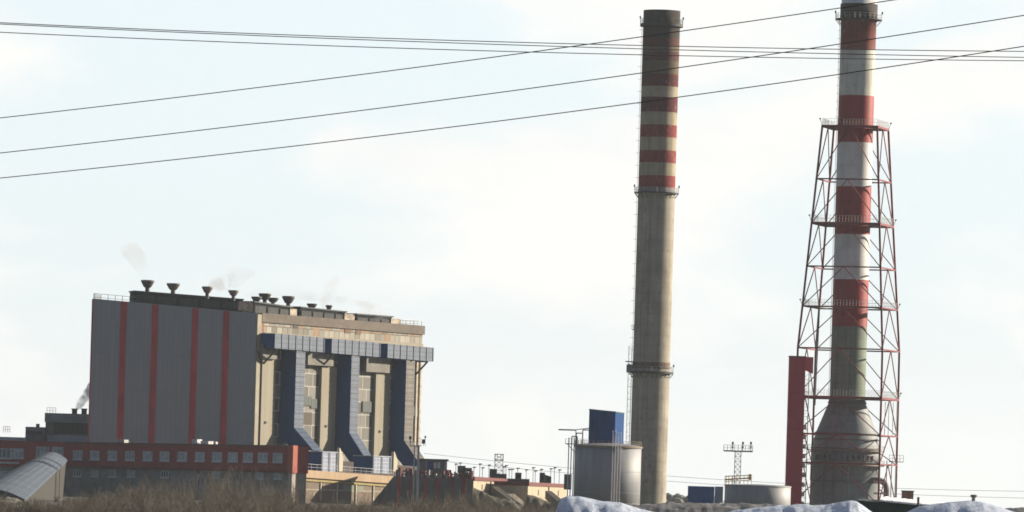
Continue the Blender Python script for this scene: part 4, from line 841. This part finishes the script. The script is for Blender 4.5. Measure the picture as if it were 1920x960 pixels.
# steel lattice tower around it
tw = thing('support_tower', (ax, Y, 0), 'four legged red steel lattice tower around the striped chimney', 'lattice tower')
def rad(py):
    if py <= 660: r_ = 74+(py-240)*(114-74)/(660-240)
    else: r_ = 114+(py-660)*.006
    return r_*M(Y)
ANG = [R(-59.7), R(-149.7), R(120.3), R(30.3)]      # near, left, far, right
def cor_(k, py):
    r_ = rad(py); return Vector((ax+r_*math.cos(ANG[k]), Y+r_*math.sin(ANG[k]), Z2(py)))
order = [0, 1, 2, 3]
lev = [240, 339, 422, 503, 578, 656, 747, 816, 870, 940]
for k in range(4):
    m = MB()
    for a_, b_2 in zip(lev[:-1], lev[1:]): m.tube(cor_(k, a_), cor_(k, b_2), .27, 6)
    m.tube(cor_(k, 940), at(cor_(k, 940), 0), .3, 6); m.build('leg', REDSTEEL, tw)
for j, py in enumerate(lev[:-1]):
    thick = .38 if py in (240,422,747) else .23
    for k in range(4):
        q_ = (k+1) % 4; m = MB(); a, c = cor_(k, py), cor_(q_, py); m.tube(a, c, thick, 4); m.build('beam', REDSTEEL, tw)
for j in range(len(lev)-1):
    for k in range(4):
        q_ = (k+1) % 4; mid = (cor_(k, lev[j])+cor_(q_, lev[j]))/2
        for e_ in (k, q_):
            if j == len(lev)-3 or j == len(lev)-2:
                continue
            m = MB(); m.tube(mid, cor_(e_, lev[j+1]), .15, 4); m.build('brace', REDSTEEL, tw)
    if j == len(lev)-3:
        pass
for k in range(4):
    q_ = (k+1) % 4; mid = (cor_(k, 816)+cor_(q_, 816))/2; m = MB(); m.tube(mid, cor_(k, 870), .15, 4); m.build('brace', REDSTEEL, tw); m = MB(); m.tube(mid, cor_(q_, 870), .15, 4); m.build('brace', REDSTEEL, tw)
    mid = (cor_(k, 870)+cor_(q_, 870))/2; m = MB(); m.tube(mid, cor_(k, 945), .15, 4); m.build('brace', REDSTEEL, tw); m = MB(); m.tube(mid, cor_(q_, 945), .15, 4); m.build('brace', REDSTEEL, tw)
# platforms on the tower: floor with a hole for the shaft, railings round
for py, rh in ((240, 1.6), (422, 1.7), (578, 1.4), (747, 1.6)):
    m = MB(); nseg = 32; r_in = R2*1.12; outer = []; inner = []
    cs = [cor_(k, py) for k in order]
    for k in range(4):
        for s_ in range(8):
            pt_ = cs[k].lerp(cs[(k+1)%4], s_/8); outer.append(pt_); d_ = Vector((pt_.x-ax, pt_.y-Y, 0)).normalized(); inner.append(Vector((ax,Y,pt_.z))+d_*r_in)
    if py == 578: inner = [o_.lerp(i_, .45) for o_, i_ in zip(outer, inner)]
    n_ = len(outer); up = Vector((0,0,.12))
    m.add([o_-up for o_ in outer]+[i_-up for i_ in inner]+[o_+up for o_ in outer]+[i_+up for i_ in inner],
          [f for i in range(n_) for f in ((i,(i+1)%n_,n_+(i+1)%n_,n_+i),(2*n_+i,2*n_+(i+1)%n_,3*n_+(i+1)%n_,3*n_+i),(i,(i+1)%n_,2*n_+(i+1)%n_,2*n_+i),(n_+i,n_+(i+1)%n_,3*n_+(i+1)%n_,3*n_+i))])
    m.build('platform', DARK, tw)
    m = MB()
    for k in range(4): m.rail(cs[k]+up*2, cs[(k+1)%4]+up*2, rh, .75, .03, True)
    m.build('railing', STEEL, tw)
    for k in (1, 3):
        m = MB(); d_ = Vector((cs[k].x-ax, cs[k].y-Y, 0)).normalized(); m.tube(cs[k]+up, cs[k]+d_*.7+Vector((0,0,rh)), .06, 4); m.box(cs[k]+d_*.7+Vector((0,0,rh+.1)), (.4,.4,.3)); m.build('tower_lamp', DARK, tw)
# service pipe and ladder run inside the tower (left)
m = MB(); 
m.tube(P(1536, 575, Y+3), P(1527, 760, Y+3), .28, 6); m.tube(P(1531, 640, Y+2.2), P(1520, 900, Y+2.2), .2, 6); m.build('riser_pipe', mat('dark_riser', (0.12,0.13,0.14), .6), tw)
m = MB(); a = P(1512, 690, 741); 
for dx in (-.7, .7): m.tube((a.x+dx, 741, 0), (a.x+dx, 741, a.z), .11, 5)
z = .8
i = 0
while z < a.z-1.5:
    m.tube((a.x-.7,741,z),(a.x+.7,741,z), .07, 4); m.tube((a.x-.7,741,z),(a.x+.7,741,z+1.5), .05, 4); z += 1.5
m.build('ladder_shaft', mat('olive_ladder', (0.16,0.17,0.10), .6), tw)
m = MB(); z = 1.5
while z < P(1512, 800, 741).z: m.box((a.x, 741.4, z), (.9,.4,1.1)); z += 2.3
m.build('insulated_pipe', WHITE, tw)
m = MB(); p = P(1680, 866, Y-1); m.box((p.x,Y-1,p.z), (3.4,2.2,.15)); m.rail((p.x-1.7,Y-2.1,p.z),(p.x+1.7,Y-2.1,p.z),1.6,.8,.05); m.build('side_platform', DARK, tw)
m = MB()
for px in (1662, 1671, 1679): x = P(px, 900, Y+2).x; m.tube((x,Y+2,0),(x,Y+2,Z2(862+px%3*6)), .13, 6)
for px in (1660,1667,1675,1682): x = P(px, 790, Y+2).x; m.tube((x,Y+4,Z2(816)),(x,Y+4,Z2(752)), .09, 5)
m.build('side_pipe', STEEL, tw)

# red stair tower
Y = 735; a, c = P(1475, 800, Y), P(1500, 800, Y)
zt3 = P(1490, 668.5, Y).z; xl, xr, xo = P(1479.5, 700, Y).x, P(1510, 700, Y).x, P(1525, 690, Y).x
rs = thing('stair_tower', ((xl+xr)/2, Y, 0), 'tall plain red clad stair tower left of the striped chimney', 'stair tower')
REDT = mat('red_tower_cladding', (0.36,0.032,0.055), .7, 0, .12, .2, (1,1,.1))
m = MB(); m.hexa([(xl,Y,0),(xr,Y,0),(xr,Y+4,0),(xl,Y+4,0),(xl,Y,zt3),(xr,Y,zt3),(xr,Y+4,zt3),(xl,Y+4,zt3)]); m.cur = 1
for k in range(1, 9): m.box(((xl+xr)/2,Y-.02,zt3*k/9), (xr-xl,.04,.07))
m.build('shaft', [REDT, mat('tower_joint', (0.18,0.02,0.03), .8)], rs)
m = MB(); zb_ = P(1515, 700, Y).z; m.hexa([(xr+.003,Y,zb_+.8),(xo,Y+.8,zb_),(xo,Y+4,zb_),(xr+.003,Y+4,zb_+.8),(xr+.003,Y,zt3),(xo,Y+.8,zt3),(xo,Y+4,zt3),(xr+.003,Y+4,zt3)]); m.build('top_bay', REDT, rs)
m = MB(); m.box(((xl+xr)/2,Y+2,zt3+.08), (xr-xl+.3,4.3,.16)); m.build('coping', DARK, rs)
# machinery right of the tower
Y = 760; a, c = P(1692, 921, Y), P(1713, 921, Y); m = MB()
mh = thing('machine_shed', ((a.x+c.x)/2, Y, 0), 'small rusty red machine shed at the right foot of the lattice tower', 'shed')
m.hexa([(a.x,Y,0),(c.x,Y,0),(c.x,Y+3,0),(a.x,Y+3,0),(a.x,Y,a.z),(c.x,Y,a.z),(c.x,Y+3,a.z),(a.x,Y+3,a.z)]); m.build('wall', mat('rusty_wall', (0.25,0.12,0.07), .8, 0, .5, .9, dirt=(0.10,0.04,0.04)), mh)
m = MB(); m.box(((a.x+c.x)/2,Y+1.5,a.z+.1), (c.x-a.x+.4,3.4,.2)); m.build('roof', DARK, mh)

# ================================================================== foreground snow
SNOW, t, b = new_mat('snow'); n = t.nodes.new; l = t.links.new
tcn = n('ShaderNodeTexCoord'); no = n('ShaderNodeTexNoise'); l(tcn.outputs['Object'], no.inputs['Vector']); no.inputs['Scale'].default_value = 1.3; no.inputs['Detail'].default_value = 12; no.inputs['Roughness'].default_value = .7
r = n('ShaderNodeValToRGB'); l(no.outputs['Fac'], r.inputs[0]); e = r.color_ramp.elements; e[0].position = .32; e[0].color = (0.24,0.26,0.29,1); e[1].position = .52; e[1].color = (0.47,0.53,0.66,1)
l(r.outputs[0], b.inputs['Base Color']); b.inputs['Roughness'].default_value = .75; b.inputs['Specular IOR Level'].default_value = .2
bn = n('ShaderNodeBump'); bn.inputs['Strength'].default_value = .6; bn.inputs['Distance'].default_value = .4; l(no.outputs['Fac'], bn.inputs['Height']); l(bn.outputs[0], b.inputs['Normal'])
from mathutils import noise as mnoise
def heap(name, prof, Y, depth, m_, label, cat, amp=.25, kind=None, seed=0, step=2.0):
    """rounded ridge following a profile of (px, py) at depth Y"""
    xs_ = np.arange(prof[0][0], prof[-1][0]+.1, step); ys_ = np.interp(xs_, [p[0] for p in prof], [p[1] for p in prof])
    m = MB(); rows = 22; vs = []
    for j in range(rows+1):
        t_ = j/rows; yy = Y-depth/2+depth*t_; k = math.sin(math.pi*t_)**.7
        for x, y in zip(xs_, ys_):
            p = P(x, y, Y); e_ = mnoise.fractal(Vector((p.x*.35+seed, yy*.35, 0)), .9, 2.1, 5)
            z = p.z*k*(1-.12*(1-k)) + e_*amp*(.3+k) ; vs.append((p.x, yy+mnoise.noise(Vector((p.x*.8,t_*5,seed)))*.5, max(z, -.2) if 0 < j < rows else -.4))
    nx_ = len(xs_); m.add(vs, [(j*nx_+i, j*nx_+i+1, (j+1)*nx_+i+1, (j+1)*nx_+i) for j in range(rows) for i in range(nx_-1)])
    c = P((prof[0][0]+prof[-1][0])/2, 950, Y); o = m.build(name, m_, None, (c.x, Y, 0))
    for pf in o.data.polygons: pf.use_smooth = True
    return tag(o, label, cat, None, kind)
heap('snow_heap', [(1040,965),(1046,948),(1051,936),(1062,931),(1085,930),(1105,934),(1130,940),(1165,942),(1180,948),(1200,955),(1235,962),(1260,970)], -140, 16, SNOW, 'bluish snow heap in front of the big storage tank', 'snow heap', .12, seed=3)
heap('snow_heap', [(1335,975),(1370,958),(1400,954),(1440,950),(1480,947),(1510,946),(1545,946),(1570,943),(1590,940),(1606,941),(1618,949),(1640,965)], -120, 18, SNOW, 'long jagged snow heap in front of the low tank and striped chimney', 'snow heap', .15, seed=11)
heap('snow_bank', [(1690,965),(1720,951),(1750,945),(1780,941),(1815,939),(1840,941),(1860,946),(1876,951),(1890,956),(1915,964),(1990,975)], -130, 20, SNOW, 'smooth white snow bank with a stub pipe at lower right', 'snow bank', .05, seed=23)
# snow-covered dark shed roof
Y = -100; GRN = mat('dark_green_boards', (0.025,0.04,0.035), .8, 0, .4, .6)
ss = thing('snowy_shed', (P(1680,950,Y).x, Y, 0), 'long low dark green shed with a thin layer of snow on its roof', 'shed')
a, c = P(1604, 936, Y), P(1775, 951, Y); m = MB()
m.hexa([(a.x,Y,0),(c.x,Y,0),(c.x,Y+7,0),(a.x,Y+7,0),(a.x,Y,a.z-.1),(c.x,Y,c.z-.1),(c.x+1,Y+7,c.z+.25),(a.x+1,Y+7,a.z+.1)]); m.build('wall', GRN, ss)
m = MB(); a, c = P(1650, 938, Y), P(1782, 951, Y); nn = 40; vs = []
for i in range(nn+1):
    q_ = a.lerp(c, i/nn); w1 = mnoise.noise(Vector((i*.5,0,0)))*.12
    vs += [(q_.x, Y-.25+w1, q_.z-.12), (q_.x, Y-.3+w1, q_.z+.06+w1*.4), (q_.x+.3, Y+3, q_.z+.32), (q_.x+1, Y+7.2, q_.z+.42+w1), (q_.x+1, Y+7.2, q_.z-.02)]
m.add(vs, [f for i in range(nn) for f in [(i*5+j, i*5+j+1, (i+1)*5+j+1, (i+1)*5+j) for j in range(4)]+[(i*5+4, i*5, (i+1)*5, (i+1)*5+4)]]); m.build('snow_cover', mat('clean_snow', (0.80,0.82,0.86), .7, 0, .06), ss)
p = P(1826, 928, -130); vp = thing('stub_pipe', (p.x, -130, P(1826,940,-130).z-.3), 'short capped stub pipe sticking out of the snow bank', 'vent pipe')
m = MB(); m.lathe((p.x,-130,p.z-1.1), [(.22,0),(.22,1.0)], 14); m.build('pipe', STEEL, vp); m = MB(); m.lathe((p.x,-130,p.z-.25), [(.3,0),(.36,.05),(.36,.22),(.28,.28)], 14); m.build('cap', mat('rusty_cap', (0.2,0.16,0.12), .7), vp)
p = P(1722, 932, -110); m = MB(); m.tube((p.x,-110,p.z-1.2), (p.x,-110,p.z), .14, 8); tag(m.build('peg', DARK, None, (p.x,-110,p.z-1.2)), 'tiny dark peg on the skyline right of the lattice tower', 'post')
# pale sunlit dry bank at the ramp foot
heap('dry_bank', [(-120,935),(-40,936),(10,935),(30,937),(44,942),(52,965)], 240, 16, mat('dry_reed', (0.26,0.24,0.19), .9, 0, .4, .6, dirt=(0.15,0.13,0.10), bump=.6), None, None, .5, 'structure', 31)

BANK = mat('brown_bank', (0.085,0.078,0.06), .95, 0, .5, .5, dirt=(0.16,0.14,0.10), bump=.6)
heap('earth_bank', [(870,965),(884,912),(900,921),(925,931),(946,936),(958,937),(968,945),(980,958),(990,975)], 812, 10, BANK, None, None, .35, 'structure', 51)  # earth bank whose crest also draws the diagonal shadow on the cream wall
heap('earth_bank', [(976,965),(990,926),(1004,930),(1020,938),(1036,941),(1050,939),(1070,934),(1090,960)], 818, 10, BANK, None, None, .4, 'structure', 57)  # earth bank that also stands in for shading below the link block
# dark earth bank behind the snow
heap('earth_bank', [(1180,950),(1215,945),(1290,943),(1400,945),(1480,948),(1580,946),(1640,955)], 320, 30, mat('earth', (0.10,0.095,0.10), .95, 0, .4, .3, dirt=(0.30,0.31,0.34), dirt_amt=.4), None, None, .3, 'structure', 41)
heap('field_bank', [(1840,975),(1880,955),(1895,953),(1960,954),(2100,958)], 400, 30, mat('earth2', (0.09,0.09,0.10), .95, 0, .4, .3), None, None, .2, 'structure', 43)

# ================================================================== bare thicket along the bottom left
TW = mat('bare_twigs', (0.15,0.132,0.108), .9, 0, .35, .5)
random.seed(21); V = []; Fc = []
def twig(p, q, r):
    d_ = (q-p).normalized(); a = Vector((1,0,0)) if abs(d_.x) < .9 else Vector((0,0,1)); a = (a-d_*a.dot(d_)).normalized(); b2 = d_.cross(a); o = len(V)
    for t_ in (0, 2.09, 4.19): V.append(p+(a*math.cos(t_)+b2*math.sin(t_))*r)
    V.append(q); Fc.extend([(o,o+1,o+3),(o+1,o+2,o+3),(o+2,o,o+3)])
def bush(x, y, h):
    hs = random.choice((.5, .7, .85, 1.0, 1.1, 1.35))
    for s_ in range(random.randint(3, 9)):
        b0 = Vector((x+random.gauss(0,.5), y+random.gauss(0,.5), 0)); dr = Vector((random.gauss(0,.25), random.gauss(0,.25), 1)).normalized(); L_ = h*hs*random.uniform(.5,1.08); tip = b0+dr*L_
        twig(b0, tip, .035)
        for k in range(11):
            t_ = random.uniform(.2,.95); p = b0.lerp(tip, t_); d2 = (dr+Vector((random.gauss(0,.6), random.gauss(0,.6), random.uniform(0,.4)))).normalized(); l2 = L_*(1-t_)*.6+.5; e2 = p+d2*l2
            twig(p, e2, .016)
            for j in range(4):
                p3 = p.lerp(e2, random.uniform(.2,.95)); d3 = (d2+Vector((random.gauss(0,.6), random.gauss(0,.6), random.uniform(-.1,.5)))).normalized(); twig(p3, p3+d3*random.uniform(.3,.8), .009)
prof = [(0,950),(60,945),(130,935),(200,912),(260,898),(330,893),(400,886),(450,880),(500,892),(540,912),(575,942),(650,955),(720,955),(790,944),(840,922),(880,914),(905,930),(960,950),(1040,958)]
for i in range(300):
    px = random.uniform(40, 1050); Yb = random.uniform(60, 400)
    yt = np.interp(px, [p[0] for p in prof], [p[1] for p in prof]) + random.uniform(-6, 24)
    z = P(px, yt, Yb).z
    if z > .8: bush(P(px, yt, Yb).x, Yb, min(z, 7))
for i in range(430):
    px = random.uniform(-10, 1045); Yb = random.uniform(-180, 60)
    yt = 952 - 14*mnoise.noise(Vector((px*.012, 3, 0))) + random.uniform(-16, 8) - (8 if 150 < px < 560 else 0) + (3 if px > 560 else 0)
    z = P(px, yt, Yb).z
    if z > .25: bush(P(px, yt, Yb).x, Yb, z)
me = bpy.data.meshes.new('bare_thicket'); me.from_pydata([tuple(v) for v in V], [], Fc); me.materials.append(TW)
o = bpy.data.objects.new('bare_thicket', me); COL.objects.link(o); tag(o, 'brown mass of bare leafless bushes along the bottom left', 'bushes', kind='stuff')

# far woods on the horizon
random.seed(5); m = MB(); WOOD = mat('far_woods', (0.10,0.10,0.085), .95, 0, .4, .02)
for i in range(900):
    px = random.uniform(-200, 2100); Yb = random.uniform(2600, 3200)
    if not (1180 < px < 1330) and random.random() < .55: continue
    h = random.uniform(3, 7) if (1180 < px < 1330) else random.uniform(.8, 2.6); q_ = P(px, 930, Yb); w_ = random.uniform(2.5, 6)
    m.lathe((q_.x, Yb, 0), [(w_*.6,0),(w_,h*.4),(w_*.7,h*.8),(w_*.1,h)], 7, cap=False)
tag(m.build('far_woods', WOOD), 'faint line of far woods on the horizon', 'woods', kind='stuff')

# ================================================================== overhead lines
WIRE = mat('wire', (0.05,0.045,0.045), .6, .2, .1)
def cable(pts, Y0, Y1, r, label, grp, x0=-700):
    """pts: samples of the line; depth runs from Y0 at the left to Y1 at the right; extended beyond the frame with its sag"""
    xs_ = np.array([p[0] for p in pts], float); ys_ = np.array([p[1] for p in pts], float); c = np.polyfit(xs_, ys_, 2)
    ps = []
    for x in np.linspace(x0, 2600, 60):
        Y = Y0+(Y1-Y0)*x/1920.; ps.append(P(x, float(np.polyval(c, x)), Y))
    cu = bpy.data.curves.new('power_line', 'CURVE'); cu.dimensions = '3D'; cu.bevel_depth = r; cu.bevel_resolution = 2
    sp = cu.splines.new('POLY'); sp.points.add(len(ps)-1); o0 = ps[30]
    for q_, p in zip(sp.points, ps): q_.co = (p.x-o0.x, p.y-o0.y, p.z-o0.z, 1)
    tmp = bpy.data.objects.new('tmp', cu); COL.objects.link(tmp); dg = bpy.context.evaluated_depsgraph_get(); me = bpy.data.meshes.new_from_object(tmp.evaluated_get(dg))
    bpy.data.objects.remove(tmp); me.materials.clear(); me.materials.append(WIRE)
    o = bpy.data.objects.new('power_line', me); o.location = o0; COL.objects.link(o); return tag(o, label, 'power line', grp)
cable([(0,221),(640,145),(1205,68.6),(1500,25),(1680,0)], -450, -500, .024, 'highest of the three black wires rising steeply to the right', 'wires rising to the upper right')
cable([(0,287),(640,211.5),(1205,137),(1500,94),(1640,72),(1740,57),(1920,29)], -450, -500, .024, 'middle of the three black wires rising steeply to the right', 'wires rising to the upper right')
cable([(0,334),(640,263),(1205,192),(1500,150),(1640,129.5),(1740,114),(1920,87)], -450, -500, .024, 'lowest of the three black wires rising steeply to the right', 'wires rising to the upper right')
cable([(0,43),(300,55),(640,69.3),(1205,85.3),(1500,91),(1640,94),(1920,96)], -340, -310, .031, 'top wire of the nearly level trio crossing both chimneys', 'nearly level wires')
cable([(0,45.5),(300,58),(640,73.5),(1205,91.8),(1500,99),(1640,102.5),(1920,107.5)], -336, -306, .031, 'middle wire of the nearly level trio crossing both chimneys', 'nearly level wires')
cable([(0,60.5),(640,86.5),(1205,102.5),(1500,109),(1640,111.3),(1920,113.5)], -332, -302, .031, 'bottom wire of the nearly level trio crossing both chimneys', 'nearly level wires')
cable([(820,853),(1060,876),(1300,897),(1560,910),(1900,921)], 1500, 1500, .06, 'upper of two hair thin far wires low behind the chimneys', 'far wires low on the skyline', 795)
cable([(820,864),(1060,886),(1300,905),(1560,922),(1900,933)], 1500, 1500, .06, 'lower of two hair thin far wires low behind the chimneys', 'far wires low on the skyline', 795)

# ================================================================== smoke and steam
def plume(name, pts, dens, col, label, seed=0, nscale=.35):
    """pts: (px, py, radius px) along the plume at depth Y"""
    m = MB(); c0 = pts[0][0]; nst = 16; ringv = []
    L_ = [(P(x, y, Y_), r_*M(Y_)) for x, y, r_, Y_ in pts]; n_ = 14
    cs = []
    for (p, r_), (q_, s_) in zip(L_[:-1], L_[1:]):
        for i in range(6): t_ = i/6; cs.append((p.lerp(q_, t_), r_+(s_-r_)*t_))
    cs.append(L_[-1])
    prev = None; vs = []; fs = []
    for k, (c, r_) in enumerate(cs):
        d_ = (cs[min(k+1,len(cs)-1)][0]-cs[max(k-1,0)][0]).normalized(); a = d_.cross(Vector((0,1,0))).normalized(); b2 = a.cross(d_)
        end = min(1, math.sqrt(max(.02, min(k+.3, len(cs)-1-k+.3)/3.)))
        for i in range(n_):
            t_ = 2*math.pi*i/n_; rr = r_*end*(1+.35*mnoise.noise(Vector((math.cos(t_)*1.2, math.sin(t_)*1.2, k*.5+seed)))); vs.append(c+(a*math.cos(t_)+b2*math.sin(t_))*rr)
    K = len(cs); fs = [(k*n_+i, k*n_+(i+1)%n_, (k+1)*n_+(i+1)%n_, (k+1)*n_+i) for k in range(K-1) for i in range(n_)]+[list(range(n_))[::-1], [(K-1)*n_+i for i in range(n_)]]
    m.add(vs, fs)
    mt = bpy.data.materials.new(name); mt.use_nodes = True; t = mt.node_tree; t.nodes.clear(); n = t.nodes.new; l = t.links.new
    o_ = n('ShaderNodeOutputMaterial'); pv = n('ShaderNodeVolumePrincipled'); l(pv.outputs[0], o_.inputs['Volume']); pv.inputs['Color'].default_value = col+(1,); pv.inputs['Anisotropy'].default_value = .2
    tc_ = n('ShaderNodeTexCoord'); no = n('ShaderNodeTexNoise'); l(tc_.outputs['Object'], no.inputs['Vector']); no.inputs['Scale'].default_value = nscale; no.inputs['Detail'].default_value = 4
    mr = n('ShaderNodeMapRange'); l(no.outputs['Fac'], mr.inputs[0]); mr.interpolation_type = 'SMOOTHSTEP'; mr.inputs['From Min'].default_value = .36; mr.inputs['From Max'].default_value = .72; mr.inputs['To Min'].default_value = 0; mr.inputs['To Max'].default_value = dens
    l(mr.outputs[0], pv.inputs['Density'])
    o = m.build(name, mt, None, cs[len(cs)//2][0]); tag(o, label, 'smoke' if 'smoke' in name else 'steam', kind='stuff'); return o
plume('smoke_plume', [(143,768,5,966),(152,755,9,968),(163,742,10,970),(176,725,12,975),(200,700,16,980)], .9, (.35,.38,.42), 'thin dark grey smoke drifting behind the left edge of the boiler house', 2, .5)
plume('steam_plume', [(277,527,6,912),(270,510,13,918),(262,492,17,924),(250,474,20,932),(228,462,12,940)], .06, (.66,.67,.69), 'faint tall grey steam wisp over the leftmost roof vents', 5, .22)
plume('steam_plume', [(390,539,7,925),(415,530,16,935),(440,520,20,935),(480,508,10,935)], .14, (.66,.66,.67), 'faint steam drifting right from the third roof vent', 9, .16)
plume('steam_plume', [(612,585,5,960),(610,565,11,960),(620,540,14,960),(635,515,8,960)], .13, (.66,.62,.61), 'faint thin steam wisp over the middle roof monitor', 13, .2)
plume('steam_plume', [(650,590,9,965),(690,588,15,965),(735,594,9,965)], .17, (.68,.67,.68), 'low steam lying over the rightmost roof monitor', 17, .2)

plume('steam_plume', [(455,556,6,925),(500,545,9,930),(560,552,10,938),(620,560,10,945),(680,572,9,952),(730,580,5,958)], .15, (.68,.69,.71), 'long faint veil of steam trailing along the roofline from the vent cluster', 27, .14)
# ================================================================== air
HZ, t, _b = new_mat('haze_air'); t.nodes.clear(); o_ = t.nodes.new('ShaderNodeOutputMaterial'); pv = t.nodes.new('ShaderNodeVolumePrincipled')
pv.inputs['Color'].default_value = (0.80,0.90,1.0,1); pv.inputs['Density'].default_value = 0.000027; pv.inputs['Anisotropy'].default_value = 0.3; t.links.new(pv.outputs[0], o_.inputs['Volume'])
m = MB(); m.hexa([(-13000,-2100,-2),(13000,-2100,-2),(13000,13000,-2),(-13000,13000,-2),(-13000,-2100,150),(13000,-2100,150),(13000,13000,150),(-13000,13000,150)])
tag(m.build('haze', HZ), kind='stuff')
